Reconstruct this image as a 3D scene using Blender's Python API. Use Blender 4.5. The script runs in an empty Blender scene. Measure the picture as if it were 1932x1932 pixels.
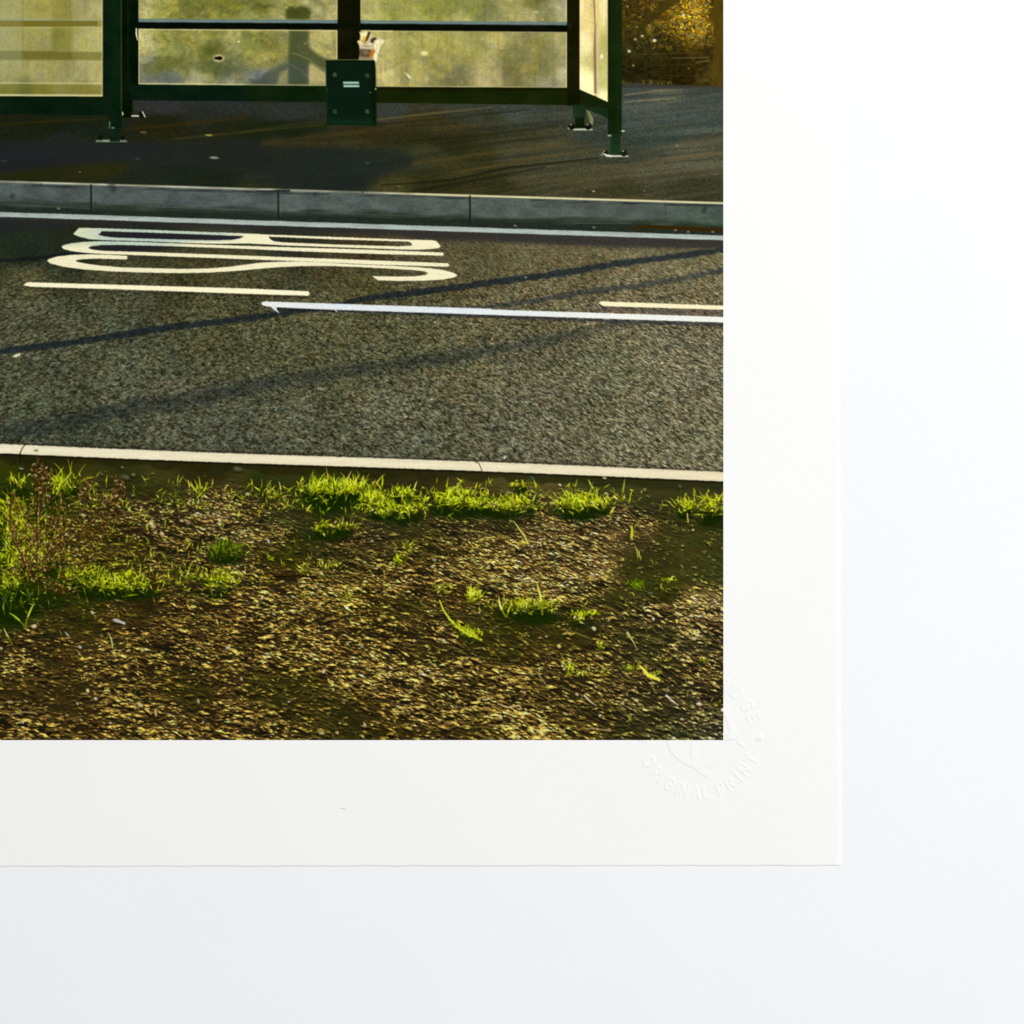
import math, random
import numpy as np

# ------------------------------------------------------------------
# 1. THE PICTURE PRINTED ON THE SHEET (ink colours computed per point)
#    unit: 1 = a tenth of a millimetre on the paper, y runs down
# ------------------------------------------------------------------
PW, PH = 1766, 1807
RNG = np.random.RandomState(7)
random.seed(11)
TAB = RNG.rand(12, 256, 256).astype(np.float32)
C = np.zeros((PH, PW, 3), np.float32)
OWN = np.zeros((PH, PW), np.uint8)
YY, XX = np.mgrid[0:PH, 0:PW].astype(np.float32)

def vn(u, v, s=0):
    t = TAB[s % 12]
    fu = np.floor(u); fv = np.floor(v)
    a = (u - fu).astype(np.float32); b = (v - fv).astype(np.float32)
    a = a * a * (3 - 2 * a); b = b * b * (3 - 2 * b)
    i = fu.astype(np.int32) & 255; j = fv.astype(np.int32) & 255
    i1 = (i + 1) & 255; j1 = (j + 1) & 255
    return (t[j, i] * (1 - a) + t[j, i1] * a) * (1 - b) + (t[j1, i] * (1 - a) + t[j1, i1] * a) * b

def fbm(u, v, s=0, o=4, g=0.55):
    r = 0; amp = 1; tot = 0
    for k in range(o):
        r = r + amp * vn(u * 2 ** k + 17.3 * k, v * 2 ** k + 9.1 * k, s + k); tot += amp; amp *= g
    return r / tot

def blur(a, s):
    if s <= 0.3: return a
    r = int(3 * s + 1); k = np.exp(-0.5 * (np.arange(-r, r + 1) / s) ** 2); k = (k / k.sum()).astype(np.float32)
    def one(a, ax):
        p = [(0, 0)] * a.ndim; p[ax] = (r, r)
        q = np.pad(a, p, mode='edge'); out = np.zeros_like(a); n = a.shape[ax]
        for i, w in enumerate(k):
            out += w * (q[i:i + n] if ax == 0 else q[:, i:i + n])
        return out
    return one(one(a, 0), 1)

def clampbox(x0, y0, x1, y1, pad=2):
    return max(0, int(x0 - pad)), max(0, int(y0 - pad)), min(PW, int(x1 + pad + 1)), min(PH, int(y1 + pad + 1))

def put(box, m, col, own=None, grain=0):
    x0, y0, x1, y1 = box
    if x1 <= x0 or y1 <= y0: return
    col = np.asarray(col, np.float32)
    c = C[y0:y1, x0:x1]
    c += (col - c) * m[..., None]
    if own is not None: OWN[y0:y1, x0:x1][m > 0.5] = own

def polymask(pts, box, ss=2):
    x0, y0, x1, y1 = box
    xs = (np.arange((x1 - x0) * ss) + .5) / ss + x0
    ys = (np.arange((y1 - y0) * ss) + .5) / ss + y0
    n = len(pts); m = np.zeros((len(ys), len(xs)), bool)
    for r, y in enumerate(ys):
        cr = []
        for i in range(n):
            ax, ay = pts[i]; bx, by = pts[(i + 1) % n]
            if (ay > y) != (by > y): cr.append(ax + (y - ay) * (bx - ax) / (by - ay))
        if cr:
            m[r] = (np.searchsorted(np.sort(cr), xs) & 1).astype(bool)
    h, w = y1 - y0, x1 - x0
    return m.reshape(h, ss, w, ss).mean((1, 3)).astype(np.float32)

def smoothclosed(pts, n=4):
    out = []; N = len(pts)
    for i in range(N):
        p0, p1, p2, p3 = [np.array(pts[(i + k - 1) % N], float) for k in range(4)]
        for t in np.arange(n) / n:
            out.append(tuple(.5 * (2 * p1 + (p2 - p0) * t + (2 * p0 - 5 * p1 + 4 * p2 - p3) * t * t + (3 * p1 - p0 - 3 * p2 + p3) * t ** 3)))
    return out

def poly(pts, col, own=None, a=1.0, soft=0, holes=(), wob=0):
    xs = [p[0] for p in pts]; ys = [p[1] for p in pts]
    b = clampbox(min(xs), min(ys), max(xs), max(ys), 3 + 3 * soft)
    if b[2] <= b[0] or b[3] <= b[1]: return
    m = polymask(pts, b)
    for h in holes: m = m * (1 - polymask(h, b))
    if soft: m = blur(m, soft)
    put(b, m * a, col, own)

def rect(x0, y0, x1, y1, col, own=None, a=1.0, soft=0.5):
    poly([(x0, y0), (x1, y0), (x1, y1), (x0, y1)], col, own, a, soft)

def stroke(pts, w, col, own=None, a=1.0, soft=0.7):
    """tapering line; w = one width or one for each point"""
    ws = w if hasattr(w, '__len__') else [w] * len(pts)
    xs = [p[0] for p in pts]; ys = [p[1] for p in pts]; mw = max(ws)
    x0, y0, x1, y1 = b = clampbox(min(xs), min(ys), max(xs), max(ys), mw / 2 + soft * 2 + 1)
    if x1 <= x0 or y1 <= y0: return
    X = XX[y0:y1, x0:x1] + .5; Y = YY[y0:y1, x0:x1] + .5
    best = np.full(X.shape, -1e9, np.float32)
    for i in range(len(pts) - 1):
        ax, ay = pts[i]; dx = pts[i + 1][0] - ax; dy = pts[i + 1][1] - ay
        L = dx * dx + dy * dy + 1e-6
        t = np.clip(((X - ax) * dx + (Y - ay) * dy) / L, 0, 1)
        d = np.hypot(X - ax - t * dx, Y - ay - t * dy)
        best = np.maximum(best, (ws[i] + (ws[i + 1] - ws[i]) * t) / 2 - d)
    m = np.clip(best / (2 * soft) + .5, 0, 1)
    m = m * m * (3 - 2 * m)
    put(b, m * a, col, own)

def blob(x, y, rx, ry, col, own=None, a=1.0, soft=.5, ang=0):
    ca, sa = math.cos(ang), math.sin(ang)
    r = max(rx, ry) * (1 + soft) + 1
    x0, y0, x1, y1 = b = clampbox(x - r, y - r, x + r, y + r)
    if x1 <= x0 or y1 <= y0: return
    X = XX[y0:y1, x0:x1] + .5 - x; Y = YY[y0:y1, x0:x1] + .5 - y
    d = np.hypot((X * ca + Y * sa) / rx, (-X * sa + Y * ca) / ry)
    m = np.clip((1 + soft / 2 - d) / max(soft, .05), 0, 1); m = m * m * (3 - 2 * m)
    put(b, m * a, col, own)

def field(samples, box, p=2.2, sx=1.0):
    """broad ink colour interpolated between measured spots (x, y, r, g, b)"""
    x0, y0, x1, y1 = box
    st = 8
    gy, gx = np.mgrid[y0:y1 + st:st, x0:x1 + st:st].astype(np.float32)
    num = 0; den = 0
    for (x, y, r, g, b) in samples:
        w = 1 / ((((gx - x) * sx) ** 2 + (gy - y) ** 2 + 90) ** p)
        num = num + w[..., None] * np.array([r, g, b], np.float32); den = den + w
    f = num / den[..., None]
    fy = (np.arange(y0, y1) - y0) / st; fx = (np.arange(x0, x1) - x0) / st
    iy = fy.astype(int); ix = fx.astype(int); ty = (fy - iy)[:, None, None]; tx = (fx - ix)[None, :, None]
    return ((f[iy][:, ix] * (1 - tx) + f[iy][:, ix + 1] * tx) * (1 - ty) + (f[iy + 1][:, ix] * (1 - tx) + f[iy + 1][:, ix + 1] * tx) * ty).astype(np.float32)

def A(x, y): return (x / 3.22, y / 3.22 + 420)
def B(x, y): return (600 + x / 3.22, y / 3.22 + 420)
def D(x, y): return (1200 + x / 3.22, y / 3.22 + 420)
def lerp(a, b, t): return a + (b - a) * t

(O_ROAD, O_PAVE, O_SOIL, O_HEDGE, O_KERB1, O_KERB2, O_FRAME, O_GL1, O_GL2, O_GL3, O_GL4, O_BIN, O_LITTER, O_TEXT,
 O_L1, O_L2, O_L3, O_L4, O_WEED) = range(1, 20)
O_G0 = 20   # grass tufts 20, 21, ...

# lines that cross the whole picture
def kt(x): return 440 + x * 53 / PW            # back kerb, upper edge
def wl(x): return 523 + x * 57.5 / PW          # channel line, centre
def nk(x): return 1083 + x * 68 / PW + 1.5 * np.sin(x / 260)   # front kerb, upper edge
def nkb(x): return 1106 + x * 68 / PW + 1.5 * np.sin(x / 260)

# ---------------- road ----------------
def paint_road():
    y0, y1 = 430, 1180
    bx = (0, y0, PW, y1)
    f = field([
        (60, 590, 44, 50, 36), (60, 620, 34, 42, 34), (200, 590, 38, 42, 32), (350, 545, 40, 42, 38), (700, 560, 46, 46, 40),
        (60, 680, 84, 80, 56), (300, 690, 80, 74, 52), (450, 690, 72, 66, 42), (300, 720, 78, 76, 60), (600, 690, 78, 72, 50), (900, 690, 86, 80, 52), (900, 620, 70, 56, 40),
        (1000, 600, 88, 76, 56), (1150, 640, 98, 86, 60), (1400, 640, 112, 98, 70), (1700, 615, 118, 106, 76), (1700, 680, 126, 112, 82),
        (60, 780, 84, 82, 64), (300, 800, 78, 80, 62), (500, 760, 88, 84, 58), (60, 900, 84, 84, 66), (300, 900, 88, 88, 68), (400, 1000, 84, 82, 66),
        (800, 800, 92, 88, 62), (700, 860, 88, 86, 62), (1000, 760, 92, 86, 62), (1000, 850, 92, 88, 64), (1100, 900, 98, 92, 68), (700, 1000, 88, 86, 68),
        (1300, 720, 112, 100, 72), (1300, 780, 104, 96, 72), (1500, 740, 118, 104, 78), (1650, 800, 112, 104, 82), (1700, 740, 122, 106, 78),
        (1300, 880, 104, 96, 74), (1500, 900, 110, 104, 80), (1700, 900, 120, 110, 88), (1300, 1000, 104, 98, 78), (1600, 1050, 116, 108, 84), (1700, 1110, 116, 108, 84),
        (1000, 1000, 98, 94, 74), (1000, 1090, 94, 92, 74), (600, 1080, 80, 80, 66), (200, 1070, 70, 72, 58), (100, 950, 82, 84, 66)], bx, 2.0)
    X = XX[y0:y1]; Y = YY[y0:y1]
    f = (f * .93 * .82 + f.mean(2, keepdims=True) * .93 * .18) * np.array([.97, .985, .98], np.float32)
    s = 2.3 + (Y - 440) / 700 * 2.5                     # stone size in the picture
    vy = 700 / 2.5 * np.log(s) * 1.3
    ux = (X - 900) / s + 700
    ang = lerp(.25, .55, np.clip(X / PW, 0, 1))
    w1 = (vn(ux / 9, vy / 9, 3) - .5) * 1.3
    u = ux * .95 + vy * .1 + w1; v = -ux * .35 * (ang - .1) + vy * .95 + w1 * .8
    h = vn(u * .9, v * .9, 0) + .6 * vn(u * 1.9 + 5, v * 1.9, 1) + .3 * vn(u * .45, v * .5, 2)
    gy, gx = np.gradient(h)
    rel = (gy * .8 - gx * .45) * s
    rel = rel / rel.std()
    st = (vn(ux * 1.1, vy * 1.1, 5) + vn(ux * .55 + 3, vy * .6, 6) - 1)
    st = st / st.std()
    n = .5 * rel + .72 * st
    con = np.clip((Y - 470) / 260, .3, 1) * .31
    lum = 1 + con * n + .06 * np.clip(n - 1.2, 0, 3)
    lum = np.clip(lum, .3, 2.0)
    low = fbm(X / 90, Y / 40, 7, 3) - .5
    chroma = (fbm(X / 26, Y / 20, 8, 2) - .5)
    col = f * (lum * (1 + .22 * low))[..., None]
    col[..., 0] += chroma * 6; col[..., 1] += -chroma * 4 + 1; col[..., 2] -= chroma * 8 + 6
    sp = (vn(ux * .8 + 50, vy * .8, 9) > .965) & (RNG.rand(*X.shape) > .3)
    sp = blur(sp.astype(np.float32), .8)
    col += sp[..., None] * np.array([42, 40, 30], np.float32)
    C[y0:y1] = col; OWN[y0:y1] = O_ROAD

def road_shadow(pts, w, k, col=(34, 41, 44), soft=4, wob=5):
    """soft band where the pictured poles throw their shade"""
    xs = [p[0] for p in pts]; ys = [p[1] for p in pts]
    ws = w if hasattr(w, '__len__') else [w] * len(pts)
    x0, y0, x1, y1 = clampbox(min(xs), min(ys), max(xs), max(ys), max(ws) + 3 * soft)
    X = XX[y0:y1, x0:x1]; Y = YY[y0:y1, x0:x1] + (vn(XX[y0:y1, x0:x1] / 9, YY[y0:y1, x0:x1] / 7, 4) - .5) * wob
    best = np.full(X.shape, -1e9, np.float32)
    for i in range(len(pts) - 1):
        ax, ay = pts[i]; dx = pts[i + 1][0] - ax; dy = pts[i + 1][1] - ay
        t = np.clip(((X - ax) * dx + (Y - ay) * dy) / (dx * dx + dy * dy), 0, 1)
        best = np.maximum(best, (ws[i] + (ws[i + 1] - ws[i]) * t) / 2 - np.hypot(X - ax - t * dx, Y - ay - t * dy))
    m = np.clip(best / (2 * soft) + .5, 0, 1); m = m * m * (3 - 2 * m) * k
    c = C[y0:y1, x0:x1]; lum = c.mean(2, keepdims=True) / 85
    c += (np.array(col, np.float32) * (.45 + .55 * lum) - c) * m[..., None]

def road_shadows():
    road_shadow([A(0, 1408), A(600, 1335), A(1200, 1238), B(0, 1150), B(600, 1068), B(900, 1000), B(1350, 945), B(1932, 868), D(500, 800), D(1000, 718), D(1500, 655), D(1822, 610)],
                [15, 16, 17, 15, 9, 14, 16, 16, 16, 16, 15, 13], .9, soft=3.5)
    road_shadow([D(-500, 1095), D(0, 1058), D(400, 1000), D(700, 945), D(1100, 900), D(1500, 832), D(1822, 775)], [5, 9, 14, 14, 14, 14, 14], .72, (52, 56, 56), 4)
    road_shadow([(0, 1058), (155, 1031), (280, 1003), (466, 975), (600, 945), (817, 910), (1000, 885), (1200, 855), (1386, 818), (1530, 786)],
                [42, 42, 38, 36, 34, 32, 32, 30, 26, 10], .52, (44, 50, 46), 11, 18)
    # shade of the shelter at the far side of the carriageway
    poly([(0, wl(0)), (PW, wl(PW)), (PW, 608), (1500, 604), (1200, 590), (1040, 586), (960, 575), (600, 562), (330, 548), (160, 552), (0, 566)], (42, 40, 42), a=.8, soft=4)
    poly([(0, 540), (185, 545), (150, 560), (0, 572)], (32, 36, 34), a=.65, soft=4)
    poly([(0, 566), (180, 560), (320, 600), (200, 618), (60, 634), (0, 640)], (30, 42, 34), a=.4, soft=5)
    road_shadow([(0, 636), (80, 632), (150, 622), (230, 612), (420, 598), (700, 592)], [9, 9, 8, 7, 5, 3], .75, (24, 32, 34), 3)
    poly([A(480, 585), A(760, 560), A(1100, 562), A(1500, 575), A(1000, 640), A(700, 640)], (34, 34, 36), a=.85, soft=4)
    poly([A(760, 470), A(1300, 470), A(1932, 495), B(0, 560), A(1200, 560), A(760, 540)], (34, 32, 40), a=.9, soft=4)
    poly([A(800, 640), A(1100, 680), A(1932, 705), B(300, 700), A(1932, 680)], (46, 40, 34), a=.4, soft=4)
    poly([D(850, 1050), D(1822, 1075), D(1822, 1130), D(700, 1095)], (70, 60, 62), a=.5, soft=4)
    # fine darker fringe under the markings
    road_shadow([B(250, 1078), B(900, 1092), B(1932, 1130), D(1000, 1172), D(1822, 1198)], 9, .7, (40, 42, 48), 3)
    road_shadow([A(230, 915), A(1000, 940), B(0, 968), B(480, 985)], 5, .45, (48, 44, 36), 2)

# ---------------- markings ----------------
def paintmark(pts, own, c0=(246, 238, 196), holes=(), tex=8):
    xs = [p[0] for p in pts]; ys = [p[1] for p in pts]
    b = clampbox(min(xs), min(ys), max(xs), max(ys), 4); x0, y0, x1, y1 = b
    X = XX[y0:y1, x0:x1]; Y = YY[y0:y1, x0:x1]
    jit = lambda P: [(x + random.uniform(-.4, .4), y + random.uniform(-.35, .35)) for x, y in P]
    m = polymask(jit(pts), b)
    for h in holes: m *= 1 - polymask(jit(h), b)
    m = blur(m, .75)
    m = np.clip(m * 1.25 - .12 + (vn(X / 3, Y / 2, 2) - .5) * .35 * (m > .02) * (m < .98), 0, 1)
    n = fbm(X / 14, Y / 4, 5, 3) - .5
    col = np.array(c0 if not callable(c0) else (0, 0, 0), np.float32) + np.zeros(X.shape + (3,), np.float32)
    if callable(c0): col = c0(X, Y)
    col = col + n[..., None] * tex * np.array([1.6, 1.7, 2.2])
    put(b, m, col, own)

def marks():
    # channel line beside the kerb
    def cl(X, Y):
        e = (Y - wl(X)) / 6
        b = np.stack([np.full(X.shape, 166.), np.full(X.shape, 178.), np.full(X.shape, 170.)], -1)
        return b + (e * 8)[..., None] + ((fbm(X / 30, Y / 3, 4, 3) - .5) * 40)[..., None]
    xs = np.linspace(-4, PW + 4, 50)
    paintmark([(x, wl(x) - 5.5 - x * .0) for x in xs] + [(x, wl(x) + 6) for x in xs[::-1]], O_L1, cl)
    def cool(X, Y):
        lim = np.where(Y < 590 - (X - 200) * .0, 520., 430.)
        m = np.clip((lim + 40 - X + (600 - Y) * 2) / 90, 0, 1) * np.clip((603 - Y) / 6, 0, 1)
        a = np.array([188, 204, 184]) + np.clip((260 - X) / 60, 0, 1)[..., None] * np.array([22, 12, -4])
        return np.array([241, 234, 194]) * (1 - m[..., None]) + a * m[..., None]
    bo = [A(620, 440), A(760, 441), A(1200, 456), A(1932, 482), B(180, 491), B(1300, 532), B(1470, 537), B(1500, 543), B(1532, 583), B(1515, 598), B(1440, 607), B(1300, 611),
          B(700, 590), B(300, 577), B(60, 562), A(1932, 562), A(1700, 563), A(1500, 558), A(1200, 547), A(900, 539), A(800, 534), A(700, 526), A(620, 508), A(575, 488)]
    h1 = [A(797, 464), A(1200, 476), A(1900, 502), A(1916, 508), A(1890, 522), A(1820, 534), A(1650, 537), A(1300, 528), A(900, 515), A(815, 506), A(768, 490), A(790, 480)]
    h2 = [B(178, 508), B(700, 529), B(1280, 547), B(1308, 562), B(1302, 578), B(1200, 584), B(700, 569), B(300, 553), B(222, 545), B(195, 530)]
    paintmark(bo, O_TEXT, cool, [h1, h2])
    u = [B(1548, 633), B(1000, 612), B(0, 580), A(1500, 566), A(1100, 549), A(800, 544), A(650, 549), A(560, 560), A(500, 575), A(483, 590), A(500, 605), A(560, 621), A(680, 635), A(800, 643),
         A(1100, 655), A(1932, 686), B(500, 704), B(1000, 727), B(1585, 745), B(1603, 736), B(1590, 718), B(1000, 693), B(0, 657), A(1300, 634), A(1000, 625), A(820, 619), A(725, 610), A(690, 596),
         A(715, 583), A(800, 573), A(1000, 573), A(1400, 585), A(1932, 605), B(400, 622), B(1000, 643), B(1540, 658), B(1560, 650)]
    paintmark(u, O_TEXT, cool)
    s = [A(1002, 658), A(850, 650), A(700, 647), A(560, 652), A(450, 665), A(390, 682), A(368, 697), A(395, 718), A(500, 745), A(650, 765), A(850, 780), A(1100, 789), A(1400, 794), A(1650, 789),
         A(1850, 777), B(0, 770), B(150, 757), B(300, 746), B(450, 738), B(700, 740), B(900, 748), B(1100, 757), B(1300, 768), B(1400, 780), B(1436, 795), B(1415, 809), B(1340, 818), B(1200, 822), B(990, 818),
         B(1040, 851), B(1200, 857), B(1400, 854), B(1550, 845), B(1640, 828), B(1666, 812), B(1640, 793), B(1560, 773), B(1450, 757), B(1300, 745), B(1100, 735), B(800, 722), B(560, 707), B(400, 703),
         B(250, 705), B(100, 715), A(1932, 728), A(1800, 744), A(1650, 757), A(1450, 762), A(1200, 756), A(950, 748), A(800, 737), A(680, 721), A(610, 706), A(590, 695), A(640, 685), A(750, 680), A(1000, 686)]
    paintmark(s, O_TEXT, lambda X, Y: np.array([241, 234, 194]) - (np.clip((150 - X) / 60, 0, 1) * 8)[..., None] * np.array([1, 1, .2]))
    paintmark([A(185, 890), A(215, 867), A(1932, 915), B(490, 938), B(503, 955), B(490, 972), B(0, 957), A(1000, 923), A(240, 901)], O_L2, (250, 243, 204), tex=4)
    white = lambda X, Y: np.array([236, 238, 228]) + (np.clip((X - 620) / 200, 0, 1) * np.clip((1500 - X) / 400, 0, 1))[..., None] * np.array([-14, -9, 3])
    paintmark([B(122, 1035), B(130, 1022), B(150, 1018), B(1932, 1076), D(0, 1081), D(1840, 1140), D(1840, 1183), D(0, 1122), B(600, 1078), B(200, 1060), B(140, 1050)], O_L3, white, tex=7)
    for p, w in (([B(212, 1058), B(235, 1082), B(260, 1106)], [7, 5, 1.2]), ([B(240, 1060), B(230, 1084)], [5, 2]), ([B(700, 1080), B(722, 1102)], [3, 1])):
        stroke(p, w, (222, 226, 226), O_L3)
    paintmark([D(840, 1028), D(862, 1018), D(1840, 1052), D(1840, 1083), D(880, 1053)], O_L4, (246, 236, 192), tex=4)
    poly([A(93, 1452), A(128, 1432), A(162, 1424), A(160, 1440), A(125, 1456)], (226, 218, 178), soft=.5)
    for (x, y, r, c) in ((1059 + 0, 0, 0, 0),): pass
    for q in ((D(1340, 1500), 3.2, (220, 205, 140)), (D(1640, 1450), 3, (190, 170, 125)), (B(1488, 1178), 2.5, (190, 180, 160)), (D(520, 1075), 2.5, (190, 180, 140)), (D(268, 828), 2.6, (150, 155, 145)),
              (D(450, 765), 3, (40, 45, 46)), ((1054, 975), 3, (196, 190, 165)), ((992, 1017), 2.6, (196, 190, 160)), ((1097, 1059), 3, (150, 165, 90)), ((1232, 1117), 3.5, (225, 210, 180)),
              ((1562, 1140), 3.5, (230, 215, 180)), ((950, 954), 3, (120, 150, 120)), ((404, 1073), 3, (170, 130, 110))):
        blob(q[0][0], q[0][1], q[1], q[1] * .7, q[2], soft=.7)

# ---------------- back kerb and pavement ----------------
def paint_pavement():
    y0, y1 = 190, 500
    f = field([
        (100, 300, 34, 32, 4), (250, 320, 28, 34, 16), (400, 300, 40, 30, 4), (400, 320, 46, 36, 4), (60, 330, 32, 34, 10), (150, 350, 32, 34, 32), (60, 370, 30, 30, 38), (250, 375, 36, 34, 40),
        (60, 400, 24, 30, 28), (60, 420, 36, 34, 8), (250, 410, 42, 40, 10), (350, 400, 36, 36, 26), (450, 380, 34, 34, 32), (450, 415, 28, 38, 20), (560, 430, 30, 34, 18), (620, 438, 48, 50, 14),
        (400, 260, 48, 42, 48), (560, 255, 44, 42, 42), (500, 285, 40, 38, 32), (560, 315, 42, 36, 4), (620, 330, 30, 36, 12), (700, 320, 26, 30, 12), (600, 345, 32, 36, 26), (680, 345, 54, 46, 12), (780, 340, 56, 42, 12), (860, 345, 58, 50, 16),
        (700, 270, 46, 44, 42), (740, 400, 28, 36, 32), (620, 400, 30, 34, 28), (820, 380, 30, 38, 30), (900, 400, 32, 42, 34), (850, 440, 30, 36, 30), (700, 430, 34, 34, 34), (960, 390, 40, 44, 24),
        (960, 275, 56, 56, 50), (1000, 290, 66, 50, 14), (900, 325, 62, 38, 6), (1000, 330, 54, 42, 10), (1100, 310, 66, 50, 16), (1200, 290, 60, 50, 26), (1100, 350, 44, 40, 12), (1050, 380, 66, 58, 22),
        (1150, 280, 56, 58, 46), (1250, 275, 62, 66, 60), (1300, 300, 58, 58, 44), (1300, 340, 66, 56, 24), (1180, 380, 56, 46, 12), (1150, 420, 64, 52, 14), (960, 450, 72, 62, 14), (1050, 450, 56, 44, 8),
        (1250, 380, 66, 60, 34), (1350, 350, 76, 64, 36), (1400, 380, 72, 66, 42), (1300, 430, 78, 66, 34), (1200, 450, 62, 50, 14), (1450, 440, 80, 66, 34), (1600, 420, 86, 74, 46), (1700, 400, 88, 78, 50), (1700, 460, 70, 58, 28), (1500, 470, 72, 58, 24),
        (1560, 225, 62, 66, 62), (1620, 230, 88, 86, 66), (1720, 220, 66, 68, 58), (1560, 260, 72, 76, 70), (1700, 260, 64, 70, 66), (1560, 300, 66, 72, 64), (1700, 300, 66, 74, 68), (1600, 340, 60, 68, 58), (1740, 345, 74, 70, 52),
        (1460, 320, 60, 62, 50), (1540, 370, 62, 62, 44), (1700, 370, 90, 80, 52)], (0, y0, PW, y1), 2.3, .45)
    X = XX[y0:y1]; Y = YY[y0:y1]
    g = fbm(X / 3.4, Y / 2.2, 2, 3) - .5
    sk = Y + X * .11
    sk = Y + X * (.10 + .05 * np.clip((Y - 250) / 200, 0, 1)) + 6 * vn(X / 160, Y / 60, 3)
    lo = fbm(X / 210, sk / 8.5, 4, 3) - .5
    lo = np.tanh(lo * 5.5) * .36
    amp = .08 + .2 * np.clip((X - 780) / 420, 0, 1)
    col = f * (1 + .62 * g + amp * 1.3 * lo * np.clip((Y - 240) / 40, 0, 1))[..., None]
    ch = fbm(X / 20, Y / 14, 6, 2) - .5
    col[..., 0] += ch * 12; col[..., 2] -= ch * 9
    mn = col.mean(2, keepdims=True); dl = .2 + np.clip((1100 - X) / 400, 0, 1)[..., None] * .12
    col = col * (.74 - dl) + mn * (.26 + dl) + np.array([-1.5, 3, -1.5], np.float32)
    C[y0:y1] = col; OWN[y0:y1] = O_PAVE
    # shade of the shelter lying over the pavement
    def sh(P, c, a=.7, s=5): poly(P, c, a=a, soft=s)
    sh([(0, 342), (130, 340), (300, 346), (390, 344), (620, 330), (640, 350), (760, 362), (930, 366), (1010, 378), (1000, 400), (930, 440), (900, 462), (640, 455), (600, 440), (440, 412), (300, 400), (190, 402), (90, 412), (0, 428)], (32, 36, 32), .45, 4)
    sh([(0, 356), (380, 352), (420, 372), (200, 398), (0, 424)], (34, 32, 38), .5, 4)
    sh([(0, 425), (100, 410), (300, 398), (330, 415), (200, 442), (0, 440)], (48, 44, 10), .4, 4)
    sh([(540, 300), (795, 296), (800, 318), (700, 330), (560, 335)], (28, 34, 14), .6, 4)
    for P, w, c, a, s in (
        ([(640, 352), (760, 334), (880, 322), (1010, 300), (1200, 276)], [5, 8, 7, 5, 3], (74, 58, 22), .4, 5),
        ([(640, 352), (780, 350), (900, 344)], [4, 9, 4], (72, 60, 24), .35, 5),
        ([(420, 340), (520, 330), (640, 318), (790, 304)], [3, 4, 4, 3], (84, 80, 36), .4, 4),
        ([(590, 323), (700, 306), (800, 295)], [3, 4, 3], (74, 68, 30), .4, 4),
        ([(920, 292), (1060, 276), (1200, 262)], [4, 6, 3], (98, 88, 54), .7, 3),
        ([(920, 304), (1100, 288), (1290, 268)], [3, 5, 3], (30, 30, 14), .6, 3),
        ([(1000, 345), (1180, 330), (1360, 308)], [5, 8, 5], (34, 32, 10), .55, 4),
        ([(1010, 400), (1200, 372), (1400, 350)], [6, 7, 4], (92, 76, 36), .45, 4),
        ([(930, 452), (1100, 440), (1240, 410), (1460, 386)], [3, 5, 5, 3], (28, 26, 14), .8, 2.5),
        ([(1010, 466), (1130, 446), (1330, 408)], [5, 8, 5], (30, 26, 14), .6, 3),
        ([(1120, 420), (1280, 392), (1480, 362)], [6, 9, 5], (96, 78, 34), .4, 5),
        ([(1020, 380), (1200, 350), (1380, 330)], [8, 10, 6], (30, 32, 20), .4, 5),
        ([(1525, 232), (1600, 222), (1730, 214)], [3, 4, 3], (128, 118, 88), .7, 2),
        ([(1525, 249), (1600, 243), (1650, 240)], [3, 4, 2], (132, 122, 94), .75, 2),
        ([(1525, 262), (1640, 250), (1766, 228)], [2, 3, 2], (100, 98, 78), .5, 2),
        ([(1525, 238), (1640, 232), (1766, 222)], [4, 5, 3], (48, 50, 48), .5, 3),
        ([(1560, 286), (1680, 270), (1766, 258)], [3, 4, 3], (92, 90, 72), .4, 3),
        ([(1530, 320), (1660, 302), (1766, 286)], [3, 5, 3], (96, 92, 70), .35, 3),
        ([(1560, 374), (1660, 352), (1766, 340)], [6, 12, 10], (100, 88, 56), .35, 6),
        ([(1480, 410), (1620, 392), (1766, 372)], [6, 10, 8], (104, 88, 52), .4, 6),
        ([(1480, 446), (1640, 428), (1766, 414)], [6, 8, 6], (54, 46, 24), .4, 5),
        ([(1240, 440), (1400, 436), (1560, 420)], [8, 10, 6], (92, 78, 44), .3, 6),
        ([(0, 306), (120, 296), (260, 290)], [4, 5, 3], (56, 48, 6), .5, 3),
        ([(300, 316), (440, 304), (600, 288)], [5, 7, 4], (62, 46, 6), .5, 4)):
        stroke(P, w, c, a=a, soft=s)
    for (x, y, r, c) in ((523, 385, 11, (140, 138, 124)), (350, 323, 8, (104, 96, 64)), (336, 388, 6, (70, 66, 64)), (195, 420, 3, (110, 110, 70)), (510, 330, 9, (150, 140, 62)), (898, 398, 4, (80, 80, 74)),
                         (1449, 467, 4, (190, 170, 110)), (1652, 356, 4, (150, 142, 110)), (1573, 466, 3, (140, 120, 70)), (975, 455, 5, (130, 100, 40)), (10, 393, 8, (50, 62, 44))):
        blob(x, y, r, max(1.5, r * .28), c, soft=.8, ang=random.uniform(0, .12), a=.9)
    # kerb stones
    ky0, ky1 = 436, 592
    X = XX[ky0:ky1]; Y = YY[ky0:ky1]; t = Y - kt(X)
    face = np.stack([lerp(78, 80, X / PW), lerp(87, 88, X / PW), lerp(84, 80, X / PW)], -1)
    side = np.clip((X - 1560) / 120, 0, 1)[..., None]
    face = face * (1 - side) + np.array([72, 84, 74], np.float32) * side
    n = fbm(X / 38, Y / 18, 3, 4) - .5; n2 = fbm(X / 4, Y / 3, 6, 3) - .5
    face = face * (1 + .45 * n + .3 * n2)[..., None]
    face[..., 2] += (fbm(X / 40, Y / 22, 9, 2) - .5) * 8
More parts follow.
